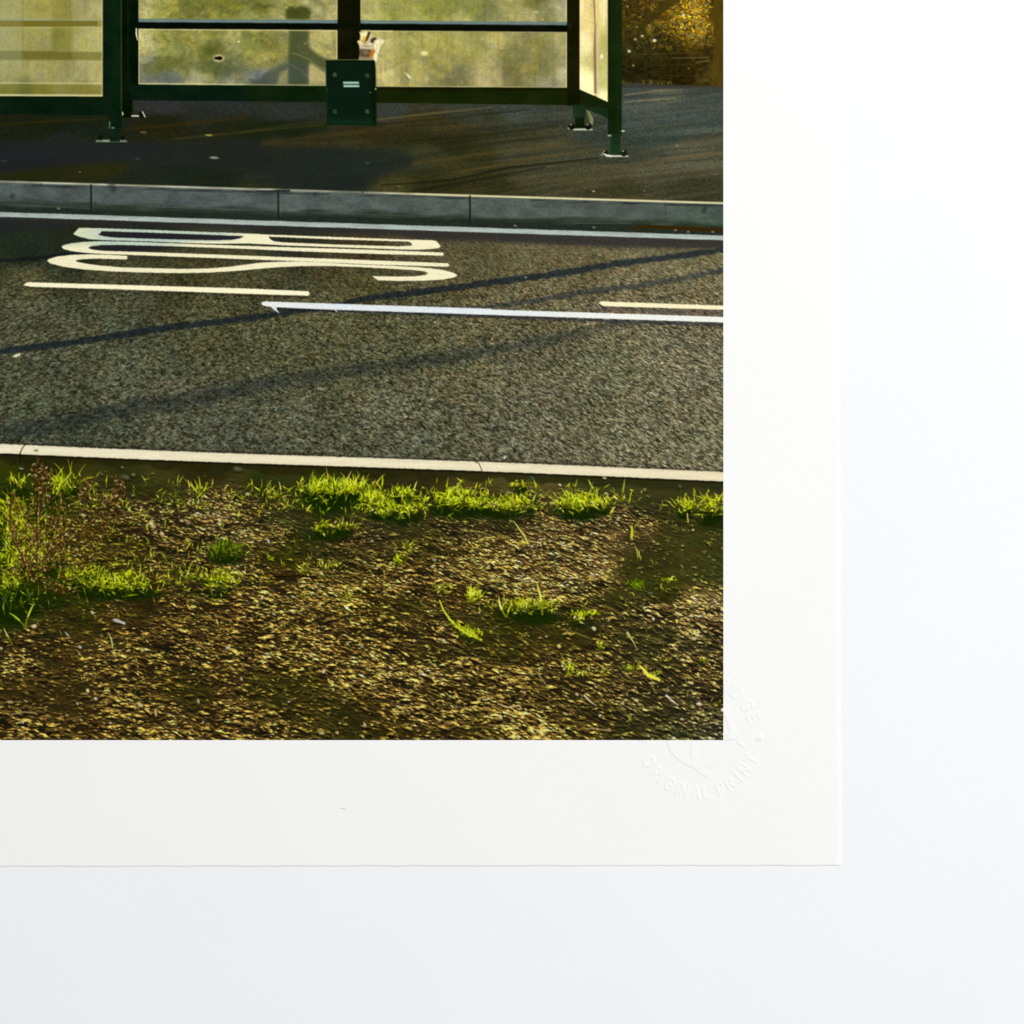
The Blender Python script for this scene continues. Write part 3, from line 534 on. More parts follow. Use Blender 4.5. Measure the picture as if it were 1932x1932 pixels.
def paint_bin():
    K = O_BIN
    b = [(795, 147), (915, 146), (917, 170), (919, 304), (916, 307), (797, 305)]
    poly(b, (10, 28, 15), K, soft=.7)
    poly([(800, 290), (918, 290), (919, 306), (798, 304)], (18, 52, 24), a=.5, soft=4)
    poly([(905, 150), (917, 150), (919, 304), (908, 304)], (6, 18, 2), a=.6, soft=3)
    stroke([(795, 147), (840, 146), (915, 146)], 3, (66, 72, 40), K, soft=.8); stroke([(796, 150), (915, 149)], 2.5, (4, 14, 4), K, a=.8, soft=.8)
    stroke([(796, 150), (798, 300)], 1.6, (40, 60, 40), a=.6, soft=.8)
    rect(837, 199, 878, 213, (34, 60, 44), K); rect(838, 199.5, 876, 205, (160, 186, 164), K, soft=.6); rect(839, 207.5, 877, 212.5, (168, 196, 176), K, soft=.6); rect(839, 204.8, 876, 207.6, (44, 78, 60), K, soft=.6)
    for (x, y, br) in ((818, 183, 1), (897, 185, .8), (818, 273, .7), (897, 273, 1)):
        blob(x, y, 5.4, 5.4, (46, 66, 46), soft=.5, a=.9); blob(x, y + .5, 3.4, 3.4, (10, 24, 12), soft=.4); blob(x + 1, y + 1, 1.6, 1.6, (120 * br, 130 * br, 90 * br), soft=.7)
        stroke([(x - 4, y + 2), (x - 3, y - 3), (x + 1, y - 5)], 1.5, (110 * br, 130 * br, 104 * br), a=.8, soft=.7)
    blob(904, 226, 2.6, 2, (60, 84, 40), soft=.6); blob(917, 217, 2.4, 3, (130, 140, 60), soft=.6); blob(799, 219, 2, 3, (36, 56, 24), soft=.6)
    K = O_LITTER
    # crumpled wrapper: one pale body, folds, a torn dark print and an orange corner
    poly([(877, 77), (886, 80), (895, 75), (903, 77), (909, 86), (919, 91), (931, 94), (940, 98), (935, 107), (929, 113), (926, 124), (922, 136), (920, 151), (915, 150), (914, 146), (876, 146), (879, 130), (877, 112), (872, 101), (878, 98), (880, 88)], (206, 192, 146), K, soft=.8)
    for (P, c, a) in (([(881, 80), (894, 77), (900, 85), (896, 98), (886, 103), (881, 92)], (250, 232, 168), .95), ([(886, 90), (896, 88), (893, 103), (885, 106)], (222, 172, 56), .85), ([(899, 77), (905, 79), (898, 97), (890, 106), (894, 92)], (30, 18, 8), .9),
                      ([(904, 97), (913, 90), (921, 94), (914, 104), (905, 106)], (40, 34, 18), .85), ([(914, 99), (926, 96), (939, 100), (928, 112), (923, 130), (917, 128), (913, 112)], (250, 238, 186), .95), ([(926, 104), (932, 102), (925, 114)], (206, 190, 136), .8),
                      ([(884, 106), (899, 102), (912, 107), (913, 118), (898, 122), (884, 117)], (196, 184, 146), .9), ([(898, 104), (910, 108), (905, 116)], (240, 232, 200), .8), ([(879, 119), (906, 121), (912, 133), (900, 143), (879, 144), (878, 130)], (78, 62, 36), .9),
                      ([(884, 124), (896, 122), (902, 130), (890, 134)], (128, 116, 92), .8), ([(907, 120), (916, 121), (914, 132), (905, 143), (901, 134)], (178, 112, 36), .9), ([(913, 129), (921, 132), (919, 150), (913, 146)], (250, 240, 194), .95),
                      ([(879, 138), (911, 139), (912, 146), (877, 146)], (150, 128, 88), .8), ([(872, 100), (877, 99), (885, 107), (881, 110)], (238, 222, 150), .9)):
        poly(P, c, K, soft=1.2, a=a)
    for P, c in (([(916, 104), (922, 112), (919, 126)], (190, 172, 118)), ([(888, 112), (900, 114), (910, 110)], (120, 104, 66)), ([(884, 98), (892, 108)], (150, 120, 50)), ([(920, 96), (930, 100)], (210, 196, 150))):
        stroke(P, 1.8, c, a=.75, soft=.8)

# ---------------- verge ----------------
def paint_soil():
    y0, y1 = 1090, PH
    f = field([
        (100, 1125, 34, 34, 10), (500, 1140, 34, 34, 12), (1000, 1165, 38, 36, 16), (1500, 1190, 48, 50, 26), (1740, 1195, 48, 48, 26), (300, 1180, 40, 42, 16), (650, 1190, 38, 42, 14), (1600, 1210, 46, 48, 24),
        (40, 1180, 44, 52, 8), (120, 1230, 48, 60, 10), (250, 1230, 62, 58, 28), (380, 1200, 48, 50, 20), (360, 1260, 96, 80, 44), (540, 1255, 112, 94, 54), (560, 1290, 92, 80, 44), (420, 1310, 78, 66, 34), (620, 1245, 78, 68, 36),
        (300, 1330, 66, 58, 22), (200, 1330, 76, 74, 20), (60, 1330, 76, 88, 10), (60, 1420, 40, 54, 6), (200, 1470, 44, 46, 10), (350, 1480, 40, 36, 12), (500, 1440, 66, 60, 26), (30, 1480, 24, 40, 6),
        (800, 1225, 30, 44, 4), (820, 1265, 44, 46, 16), (700, 1270, 52, 54, 24), (900, 1290, 56, 54, 28), (720, 1320, 46, 48, 16), (680, 1305, 96, 82, 44), (870, 1320, 70, 60, 30), (850, 1350, 58, 54, 26), (700, 1365, 44, 46, 12),
        (1000, 1290, 50, 48, 22), (1150, 1290, 66, 60, 34), (1230, 1275, 50, 50, 24), (1050, 1340, 76, 68, 30), (1180, 1340, 110, 94, 44), (1300, 1320, 116, 98, 54), (1250, 1360, 112, 94, 48), (1420, 1350, 106, 90, 50), (1500, 1280, 92, 78, 46), (1560, 1300, 76, 66, 36), (1450, 1400, 128, 108, 58), (1380, 1400, 116, 98, 52),
        (1650, 1300, 52, 52, 22), (1700, 1340, 48, 50, 20), (1600, 1370, 44, 46, 18), (1740, 1390, 46, 50, 20), (1560, 1400, 46, 46, 16), (1620, 1440, 44, 46, 14), (1480, 1430, 82, 72, 36), (1500, 1460, 46, 46, 16), (1300, 1430, 104, 86, 44),
        (1700, 1480, 112, 96, 56), (1740, 1500, 110, 92, 54), (1600, 1500, 76, 66, 38), (1500, 1500, 66, 60, 30), (1260, 1520, 34, 38, 8), (1400, 1530, 46, 46, 16), (1350, 1550, 42, 42, 12), (1230, 1590, 38, 38, 10), (1600, 1540, 52, 50, 28), (1720, 1550, 78, 70, 42), (1700, 1590, 62, 56, 34), (1560, 1570, 44, 46, 22),
        (600, 1400, 84, 72, 36), (680, 1400, 60, 50, 20), (760, 1440, 102, 84, 38), (880, 1440, 110, 90, 38), (640, 1460, 92, 78, 38), (720, 1480, 96, 80, 38), (850, 1400, 78, 68, 32), (960, 1430, 104, 86, 42), (1050, 1430, 84, 68, 34), (1100, 1470, 66, 56, 24), (1000, 1480, 62, 56, 22), (940, 1480, 66, 58, 24), (1160, 1400, 96, 82, 40),
        (300, 1500, 62, 52, 22), (420, 1500, 74, 60, 28), (550, 1500, 76, 62, 30), (200, 1530, 36, 36, 10), (100, 1580, 62, 52, 24), (50, 1620, 84, 70, 36), (150, 1610, 52, 42, 16), (260, 1600, 84, 68, 34), (350, 1560, 76, 62, 30), (450, 1600, 80, 66, 34), (560, 1560, 80, 66, 32), (380, 1620, 78, 64, 32),
        (600, 1580, 66, 56, 26), (700, 1560, 82, 68, 32), (800, 1560, 80, 64, 32), (640, 1600, 110, 90, 46), (760, 1600, 112, 92, 46), (900, 1605, 120, 100, 50), (980, 1570, 70, 60, 28), (1080, 1560, 84, 70, 38), (1060, 1590, 46, 46, 18), (1130, 1630, 92, 78, 40), (1040, 1650, 118, 98, 52), (1150, 1560, 40, 40, 12),
        (60, 1690, 40, 34, 12), (200, 1700, 34, 32, 10), (150, 1730, 40, 34, 14), (60, 1760, 84, 68, 34), (250, 1690, 80, 66, 34), (330, 1730, 96, 76, 38), (480, 1700, 40, 38, 10), (420, 1660, 46, 42, 12), (560, 1680, 60, 50, 26), (550, 1740, 80, 66, 34), (330, 1770, 76, 62, 28), (200, 1780, 66, 52, 24), (420, 1750, 74, 60, 30), (530, 1780, 70, 56, 26),
        (640, 1660, 40, 40, 12), (760, 1680, 44, 44, 12), (700, 1700, 40, 40, 12), (850, 1650, 84, 70, 36), (950, 1680, 96, 78, 42), (1050, 1700, 66, 56, 26), (760, 1740, 40, 40, 12), (840, 1760, 32, 34, 8), (900, 1730, 44, 40, 14), (1000, 1740, 82, 68, 38), (1100, 1750, 84, 70, 36), (620, 1780, 80, 66, 36), (1150, 1790, 48, 44, 18), (960, 1790, 44, 40, 14), (700, 1790, 66, 58, 26),
        (1250, 1660, 110, 92, 46), (1350, 1640, 62, 54, 28), (1450, 1640, 84, 72, 34), (1530, 1610, 56, 52, 28), (1300, 1690, 56, 48, 22), (1400, 1700, 56, 50, 26), (1500, 1680, 62, 56, 32), (1580, 1660, 74, 66, 34), (1680, 1650, 66, 58, 32), (1740, 1640, 72, 64, 36), (1250, 1750, 112, 92, 46), (1320, 1780, 120, 98, 50), (1380, 1750, 50, 44, 20), (1450, 1740, 52, 48, 22),
        (1560, 1710, 58, 54, 32), (1650, 1700, 56, 52, 32), (1740, 1700, 54, 50, 32), (1600, 1750, 54, 52, 30), (1700, 1760, 54, 52, 34), (1530, 1790, 50, 50, 24), (1740, 1795, 58, 58, 46), (1450, 1795, 58, 52, 24), (1650, 1795, 54, 56, 34)], (0, y0, PW, y1), 2.1, .75)
    low = np.clip((YY[y0:y1] - 1470) / 80, 0, 1) * np.where(XX[y0:y1] > 1500, .3, 1.0) * .38
    f = f * (1 - low[..., None]) + np.array([72, 61, 26], np.float32) * low[..., None]
    f = f * np.array([1.09, 1.05, .96], np.float32)
    X = XX[y0:y1]; Y = YY[y0:y1]
    s = 4.6 + (Y - 1100) / 700 * 3.8
    vy = 700 / 3.8 * np.log(s) * 2.05
    ux = (X - 900) / s + 500
    wrp = (fbm(ux / 6, vy / 6, 1, 2) - .5) * 3
    sl = .05 + .14 * np.clip(X / PW, 0, 1)
    u = ux * .52 + vy * .06 + wrp * .8; v = vy * .55 - ux * sl * .8 + wrp * .8
    u = u * .92; v = v * 1.2
    h = vn(u, v, 0) * 1.0 + .5 * vn(u * 2.1, v * 2, 1) + .25 * vn(u * 4, v * 3.9, 2) + 1.5 * vn(u * .36, v * .42, 3)
    gy, gx = np.gradient(h)
    rel = (gy * 1.0 - gx * .25) * s
    rel = rel / rel.std()
    fl = np.clip(rel, -2.2, 3.0)
    shade = 1 + .40 * fl + .28 * (vn(u * 1.3, v * 1.1, 6) - .5)
    shade = np.clip(shade, .22, 3.3)
    shade = np.where(shade > 1, 1 + (shade - 1) * 1.05, shade)
    quiet = np.clip((Y - nkb(X) - 20) / 60, .18, 1) * np.clip((f.mean(2) - 26) / 34, .42, 1) * np.where((X > 1480) & (Y > 1290) & (Y < 1460), .55, 1)
    quiet = blur(quiet.astype(np.float32), 6)
    shade = 1 + (shade - 1) * quiet
    big = fbm(X / 46, Y / 14, 8, 3) - .5
    lit = np.clip((rel + .35 * (vn(u * 2.3, v * 2.1, 7) - .5) * 2 - .05) / 1.5, 0, 1); lit = lit * lit * (3 - 2 * lit)
    q3 = quiet[..., None]
    dark = f * (1 - .62 * q3); bright = f * (1 + .72 * q3) + np.array([12, 10, 4], np.float32) * q3
    warp = 26 * (fbm(X / 60, Y / 30, 2, 2) - .5)
    clod = fbm(ux / 8.5, (vy - ux * .16 + warp * .12) / 3.8, 9, 4, .6) - .5
    clod = np.tanh(clod * 5.5) * .72 * np.clip((Y - 1235) / 60, 0, 1) * quiet
    lit = lit * (.72 + .5 * clod) + .10 * np.clip(clod, 0, 1)
    dark = dark * (1 + .30 * clod)[..., None]; bright = bright * (1 + .16 * clod)[..., None]
    col = (dark + (bright - dark) * lit[..., None]) * (1 + 1.0 * big * quiet)[..., None] * 1.14
    ch = fbm(X / 30, Y / 16, 4, 3) - .5
    col[..., 0] -= ch * 20; col[..., 1] -= ch * 3
    c = C[y0:y1]; m = np.clip(Y - nkb(X) + .5, 0, 1)[..., None]
    c += (col - c) * m
    OWN[y0:y1][m[..., 0] > .5] = O_SOIL
    # front kerb
    ky0, ky1 = 1076, 1215; X = XX[ky0:ky1]; Y = YY[ky0:ky1]
    c = C[ky0:ky1]
    t = Y - nkb(X)
    fc = np.array([36, 34, 10], np.float32) * (1 + .5 * (fbm(X / 16, Y / 4, 3, 3) - .5))[..., None] + np.clip((X - 900) / 900, 0, 1)[..., None] * np.array([6, 8, 8])
    m = np.clip((t + .5), 0, 1) * np.clip((24 - t + (vn(X / 24, Y * 0, 2) - .5) * 16) / 7, 0, 1)
    c += (fc - c) * (m * .8)[..., None]
    m = np.exp(-((t - 2.5) / 2.4) ** 2); c += (np.array([12, 10, 0]) - c) * (m * .85)[..., None]
    e0 = nk(X) + (vn(X / 5, Y * 0, 4) - .5) * 2.2; e1 = nkb(X) + (vn(X / 7, Y * 0 + 3, 5) - .5) * 1.2
    m = np.clip(Y - e0 + .5, 0, 1) * np.clip(e1 - Y + .5, 0, 1); m = blur(m.astype(np.float32), .7)
    kc = np.stack([lerp(240, 232, X / PW), lerp(231, 220, X / PW), lerp(198, 184, X / PW)], -1)
    q = (Y - nk(X)) / 23
    kc = kc + ((fbm(X / 60, Y / 3, 7, 4) - .5) * 26 - np.abs(q - .5) * 10)[..., None]
    c += (kc - c) * m[..., None]
    OWN[ky0:ky1][(Y > nk(X)) & (t < 22)] = O_KERB2
    m = np.exp(-((Y - nk(X) + 2.5) / 2.6) ** 2); c += (np.array([34, 30, 22]) - c) * (m * .55)[..., None]
    stroke([(66, 1083), (60, 1087), (54, 1095), (49, 1106)], [4, 2.6, 2.6, 2.6], (70, 54, 36), soft=.9); stroke([(49, 1106), (50, 1128)], 2.5, (12, 10, 0), a=.8, soft=1)
    stroke([(1160, 1128), (1169, 1131), (1173, 1140), (1177, 1150)], [2, 2, 2.2, 2.4], (96, 84, 56), soft=.9)
    blob(88, 1100, 6, 3, (150, 140, 90), soft=.8); stroke([(320, 1091), (340, 1092)], 4, (30, 28, 20), soft=1)
    # crumbs: each lit on its upper side with its own dark underside
    fm = f.mean(2)
    pts = []
    for i in range(30000):
        y = 1150 + (PH + 4 - 1150) * random.random() ** .92; x = random.uniform(-4, PW + 4)
        pts.append((y, x))
    pts.sort()
    for y, x in pts:
        iy = int(min(max(y - y0, 0), y1 - y0 - 1)); ix = int(min(max(x, 0), PW - 1))
        if y < nkb(x) + 34: continue
        k = fm[iy, ix]
        cl = float(clod[iy, ix])
        if random.random() > (.08 + (k - 28) / 74) * (1 + .75 * cl): continue
        gs = .6 + .85 * (y - 1150) / 650
        r = min(gs * random.lognormvariate(.9, .42), 7.5)
        asp = random.uniform(.22, .42); an = random.gauss(.12 + .22 * x / PW, .22)
        base = f[iy, ix] * 1.12
        lit = random.random()
        quietk = float(quiet[iy, ix])
        ga = .45 + .5 * quietk
        blob(x + r * .15, y + r * .75, r * 1.8, r * .6, base * .22 + np.array([3, 1, 0]), a=ga * .85, soft=.8, ang=an)
        kk = (1 + .14 * cl) * (1.15 + 1.5 * lit ** 1.7 * (.35 + .65 * quietk))
        if lit > .985: kk *= 1.3
        cc = np.minimum(base * kk + np.array([4, 3, 2]) + lit ** 3 * np.array([42, 35, 20]), 240)
        n = 3
        P = [(x - r * 1.65 * math.cos(an), y - r * 1.65 * math.sin(an)), (x + random.uniform(-.5, .5) * r, y + random.uniform(-.6, .1) * r), (x + r * 1.65 * math.cos(an), y + r * 1.65 * math.sin(an) + random.uniform(-.3, .3) * r)]
        stroke(P, [r * asp * 1.0 + .5, r * asp * 2.3 + .5, r * asp + .3], cc, a=.5 + .45 * random.random(), soft=.95)
        if lit > .45: blob(x + random.uniform(-.5, .6) * r, y - r * asp * .55, r * .6, r * .26 + .4, np.minimum(cc * (1.12 + .35 * lit * quietk) + 6, 244), a=.8, soft=1, ang=an)
    # small stones and straws
    for (x, y, rx, ry, an, c0) in (
        (51, 1144, 9, 3, .2, (140, 170, 160)), (298, 1141, 5, 4, 0, (120, 124, 84)), (248, 1157, 5, 4, 0, (104, 108, 72)), (306, 1165, 14, 7, .3, (92, 96, 66)), (325, 1159, 7, 5, .1, (112, 120, 60)), (580, 1145, 17, 7, .15, (92, 94, 72)),
        (325, 1209, 7, 3.5, -.5, (150, 160, 140)), (370, 1282, 5, 14, -.45, (236, 214, 160)), (395, 1304, 6, 10, -.7, (226, 196, 130)), (290, 1237, 7, 3, .6, (226, 226, 170)), (314, 1247, 4, 2.6, 0, (220, 210, 160)), (203, 1258, 11, 3.6, .55, (230, 220, 160)), (332, 1233, 4, 3, .8, (210, 186, 130)),
        (443, 1271, 7, 4, .4, (210, 190, 140)), (460, 1277, 9, 6, .3, (150, 130, 90)), (338, 1311, 4, 3, 0, (210, 200, 160)), (376, 1356, 7, 3, .7, (206, 200, 150)), (604, 1206, 4, 5, -.5, (206, 214, 200)), (655, 1322, 3.5, 9, -.5, (216, 200, 186)), (908, 1321, 5, 3.5, .2, (186, 186, 160)),
        (90, 1407, 5, 3.5, 0, (230, 224, 200)), (78, 1449, 5.5, 6, 0, (232, 228, 200)), (110, 1448, 4, 4, 0, (226, 226, 120)), (225, 1496, 4, 9, -.5, (222, 210, 170)), (287, 1516, 17, 5, .35, (206, 206, 196)), (300, 1521, 10, 4, .35, (226, 220, 200)), (164, 1549, 14, 2.6, .85, (196, 186, 160)), (83, 1530, 10, 7, -.4, (236, 206, 150)), (80, 1545, 7, 7, 0, (170, 130, 60)),
        (195, 1580, 8, 4, .5, (196, 204, 186)), (194, 1597, 3, 6, -.4, (206, 196, 160)), (556, 1582, 9, 5, .1, (216, 200, 180)), (3, 1583, 4, 5, 0, (240, 220, 190)), (214, 1687, 6, 9, -.15, (240, 216, 150)), (233, 1706, 7, 5, .5, (230, 206, 160)), (26, 1714, 9, 3.4, .45, (190, 176, 130)), (63, 1712, 7, 3, .5, (180, 170, 120)), (189, 1718, 6, 3, .8, (196, 186, 150)), (343, 1722, 10, 5, .2, (230, 204, 140)),
        (380, 1742, 4, 12, -.25, (216, 190, 120)), (484, 1713, 4, 8, -.4, (206, 186, 150)), (418, 1747, 16, 3, .5, (200, 180, 120)), (269, 1765, 4, 3.5, 0, (226, 210, 180)), (55, 1764, 4, 4, 0, (226, 220, 190)), (496, 1763, 4, 4, 0, (190, 180, 140)), (589, 1658, 4, 6, -.6, (206, 200, 170)), (163, 1746, 6, 3, .8, (190, 170, 120)), (198, 1758, 8, 3, .6, (190, 170, 130)),
        (640, 1459, 4, 8, .2, (240, 214, 160)), (688, 1420, 9, 3.5, 0, (190, 180, 130)), (668, 1500, 10, 2.6, .8, (190, 186, 160)), (778, 1541, 5, 3.5, 0, (226, 206, 150)), (1011, 1565, 5, 3.5, 0, (226, 200, 150)), (789, 1640, 6, 5, .6, (230, 216, 186)), (813, 1684, 4, 8, -.5, (206, 190, 130)), (705, 1713, 5, 3, 0, (206, 200, 160)), (1184, 1708, 11, 3, .05, (206, 196, 150)), (786, 1790, 11, 4, 0, (200, 190, 130)), (830, 1766, 6, 3, .4, (190, 180, 120)),
        (823, 1789, 7, 5, .8, (200, 180, 110)), (890, 1770, 4, 10, -.3, (206, 190, 150)), (922, 1765, 9, 3, .5, (200, 170, 120)), (1060, 1367, 7, 3, .4, (190, 190, 150)), (1055, 1385, 4, 4, 0, (206, 206, 170)), (1080, 1384, 4, 5, -.5, (210, 190, 150)), (839, 1716, 8, 4, .2, (150, 120, 80)), (1170, 1495, 4, 4, 0, (216, 200, 150)),
        (1399, 1441, 2.6, 8, -.7, (226, 210, 160)), (1595, 1511, 5, 6, -.6, (230, 226, 190)), (1583, 1503, 5, 2, .6, (200, 190, 150)), (1652, 1517, 5, 7, -.4, (236, 220, 90)), (1688, 1504, 6, 4, .2, (240, 230, 170)), (1676, 1548, 8, 5, .2, (226, 190, 120)), (1670, 1523, 7, 4, .5, (206, 170, 90)), (1695, 1560, 9, 3.4, -.3, (230, 210, 170)), (1712, 1553, 7, 3, -.2, (206, 180, 130)),
        (1450, 1535, 9, 6, .6, (220, 214, 160)), (1334, 1554, 5, 3, 0, (200, 186, 140)), (1364, 1578, 8, 6, .6, (236, 210, 130)), (1372, 1625, 4, 3.5, 0, (240, 236, 190)), (1377, 1634, 4, 3.5, 0, (240, 230, 180)), (1468, 1607, 6, 4, .3, (226, 200, 150)), (1280, 1691, 7, 4, .2, (206, 190, 150)), (1408, 1695, 7, 4, .8, (220, 206, 180)), (1455, 1677, 8, 3, .6, (210, 180, 120)),
        (1686, 1667, 11, 5, .35, (226, 204, 140)), (1631, 1685, 6, 3.5, .2, (170, 160, 120)), (1706, 1719, 9, 5.5, .1, (244, 236, 206)), (1709, 1730, 5, 3, .4, (190, 120, 90)), (1764, 1733, 8, 7, .3, (250, 246, 226)), (1520, 1718, 7, 3, .3, (226, 214, 170)), (1665, 1756, 8, 3.5, .35, (226, 206, 170)), (1563, 1720, 7, 3, .1, (190, 170, 120)), (1750, 1767, 9, 4, .4, (200, 186, 130)),
        (1583, 1797, 6, 3.4, .3, (196, 186, 150)), (1644, 1803, 8, 5, 0, (232, 226, 170)), (1464, 1747, 5, 4, 0, (210, 206, 180)), (1380, 1743, 10, 3.5, .4, (216, 196, 140)), (1590, 1668, 14, 3, .2, (196, 176, 110)), (1700, 1360, 0.1, .1, 0, (0, 0, 0)), (1588, 1448, 10, 3, 0, (110, 112, 70)), (1374, 1784, 8, 4, 0, (206, 180, 120)), (1222, 1751, 5, 8, -.5, (240, 220, 160)),
        (1475, 1167, 7, 3, .2, (196, 206, 140)), (1367, 1184, 8, 3, .6, (226, 226, 190)), (1692, 1294, 4, 3.5, 0, (226, 220, 160)), (1732, 1276, 7, 3.5, .3, (226, 220, 150)), (1342, 1320, 5, 3.5, .2, (216, 200, 150)), (1660, 1187, 7, 5, .3, (92, 84, 62)), (1300, 1168, 8, 5, .5, (60, 96, 70)), (1574, 1195, 5, 5, 0, (140, 136, 70)), (1060, 1250, 9, 4, .1, (180, 160, 130)), (936, 1262, 5, 4, .6, (236, 214, 200))):
        stroke([(x - rx * .8, y + ry + 1.5), (x + rx * .9, y + ry + 2)], 3.5, (24, 20, 4), a=.6, soft=1.5)
        rx *= .78; ry *= .8; a0 = an; P = []; c0 = tuple(np.array(c0) * .93)
        for k in range(7):
            t = k / 7 * 2 * math.pi; r = random.uniform(.75, 1.2)
            px, py = rx * math.cos(t) * r, ry * math.sin(t) * r
            P.append((x + px * math.cos(a0) - py * math.sin(a0), y + px * math.sin(a0) + py * math.cos(a0)))
        poly(P, np.array(c0) * .72, soft=.8)
        poly([(p[0] * .8 + x * .2 + .6, p[1] * .7 + y * .3 - ry * .22) for p in P], c0, soft=.9)
    for P, w, c0 in (([(1427, 1698), (1440, 1712), (1457, 1723)], [4, 3, 1.4], (206, 196, 160)), ([(1627, 1698), (1640, 1710), (1656, 1722)], [5, 4, 1.5], (210, 200, 168)), ([(1532, 1545), (1545, 1565), (1555, 1584)], [7, 3, 1.2], (180, 170, 100)), ([(1310, 1640), (1325, 1660), (1337, 1678)], [3, 3, 2], (150, 130, 86)),
                     ([(20, 1745), (60, 1738), (90, 1742)], [2, 3, 2], (150, 130, 80)), ([(1215, 1718), (1240, 1727), (1268, 1722), (1274, 1732)], [2, 4, 4, 2], (190, 170, 110)), ([(1430, 1778), (1490, 1783)], [2, 4], (150, 130, 90)), ([(30, 1700), (36, 1700)], [1, 1], (80, 60, 40))):
        stroke(P, w, c0, soft=.8)
    for P, w in (([(660, 1408), (740, 1406), (780, 1412)], [3, 5, 3]), ([(1360, 1444), (1400, 1449), (1440, 1446)], [4, 6, 3]), ([(1048, 1545), (1066, 1555), (1100, 1550)], [2, 4, 2]), ([(660, 1500), (676, 1508)], [4, 4]), ([(480, 1444), (520, 1448)], [4, 3])):
        stroke(P, w, (16, 10, 0), a=.85, soft=1.6)

LITG = [(204, 210, 24), (216, 216, 40), (190, 208, 14), (210, 222, 40), (166, 192, 4), (228, 236, 90), (156, 178, 6), (210, 204, 40), (134, 156, 4), (196, 214, 14)]
DIMG = [(84, 108, 8), (104, 122, 12), (56, 78, 6), (126, 138, 24), (38, 60, 4)]
YELG = [(214, 206, 70), (196, 190, 56), (228, 220, 110), (170, 170, 40), (150, 150, 26)]

def blade(x, y, L, ang, w, c, own, foot=.6):
    bend = random.uniform(-.8, .8)
    P = [(x, y)]; a = ang
    for k in range(5):
        a += bend / 5
        P.append((P[-1][0] + math.sin(a) * L / 5, P[-1][1] - math.cos(a) * L / 5))
    c = np.array(c, float); al = random.uniform(.65, .95)
    stroke(P[:4], [w * .9, w * 1.05, w, w * .8], c * np.array([foot * 1.02, foot * 1.0, foot * .4]), own, a=al, soft=.95)
    stroke(P[2:], [w * .9, w * .9, w * .7, .6], np.minimum(c * 1.1 + 6, 252), own, a=al, soft=.9)

def tuft(x0, y0, x1, y1, n, L, own, pal=LITG, dark=True, dens=None, spread=.7, lean=0):
    """a clump: dark base, dim blades, then lit ones and small leaves"""
    cx, cy = (x0 + x1) / 2, (y0 + y1) / 2; rx, ry = (x1 - x0) / 2, (y1 - y0) / 2
    if dark:
        for i in range(int(n * .22) + 3):
            a = random.uniform(0, 6.28); r = math.sqrt(random.random()) * .85
            blob(cx + rx * r * 1.1 * math.cos(a), cy + ry * r * math.sin(a) + ry * .7 + 3, random.uniform(6, 15), random.uniform(3, 7), (16, 32, 2), a=.55, soft=1.2)
    for i in range(int(n * .35)):
        a = random.uniform(0, 6.28); r = math.sqrt(random.random()) * .9
        yy = cy + ry * r * math.sin(a)
        low = (yy - cy) / max(ry, 1)
        tcol = np.array(random.choice(pal)) * (.32 + .35 * random.random()) * (.85 - .45 * max(low, -.3)) * np.array([1.0, 1, .5])
        blob(cx + rx * r * math.cos(a), yy - L * .22, random.uniform(4, 9), random.uniform(2.5, 5), tcol, own, a=.6, soft=1.1, ang=random.uniform(-.6, .6))
    items = []
    n = int(n * .8)
    for i in range(n):
        px = cx + rx * random.gauss(0, .6); py = cy + ry * max(-1.1, min(1.2, random.gauss(0, .5)))
        items.append((py, px, i))
    items.sort()
    for py, px, i in items:
        l = L * random.choice((random.uniform(.3, .8), random.uniform(.5, 1.35)))
        an = random.gauss(lean, spread)
        u = random.random()
        low = (py - cy) / max(ry, 1)
        c = random.choice(DIMG if u < .14 + .25 * max(low, 0) else pal)
        k = random.uniform(.8, 1.2) * (1 - .22 * max(low, 0))
        blade(px, py, l, an, random.uniform(1.3, 3.1), np.minimum(np.array(c) * k, 250), own)
        if random.random() < .34:
            ax, ay = px + random.uniform(-6, 6), py - random.uniform(0, l * .6); aa = random.gauss(0, .9); ll = random.uniform(4, 11)
            cc = np.minimum(np.array(random.choice(pal)) * random.uniform(.85, 1.15) + (random.random() < .16) * np.array([30, 26, 70]), 252)
            stroke([(ax, ay), (ax + ll * .5 * math.cos(aa), ay + ll * .5 * math.sin(aa) - 1), (ax + ll * math.cos(aa), ay + ll * math.sin(aa))], [1, random.uniform(2.4, 4.2), .8], cc, own, a=.9, soft=.8)
        if random.random() < .18:
            blob(px + random.uniform(-6, 6), py + random.uniform(-4, 4), random.uniform(2, 4), random.uniform(1.2, 2.4), (14, 30, 2), own, soft=.8, ang=random.uniform(-.9, .9), a=.8)

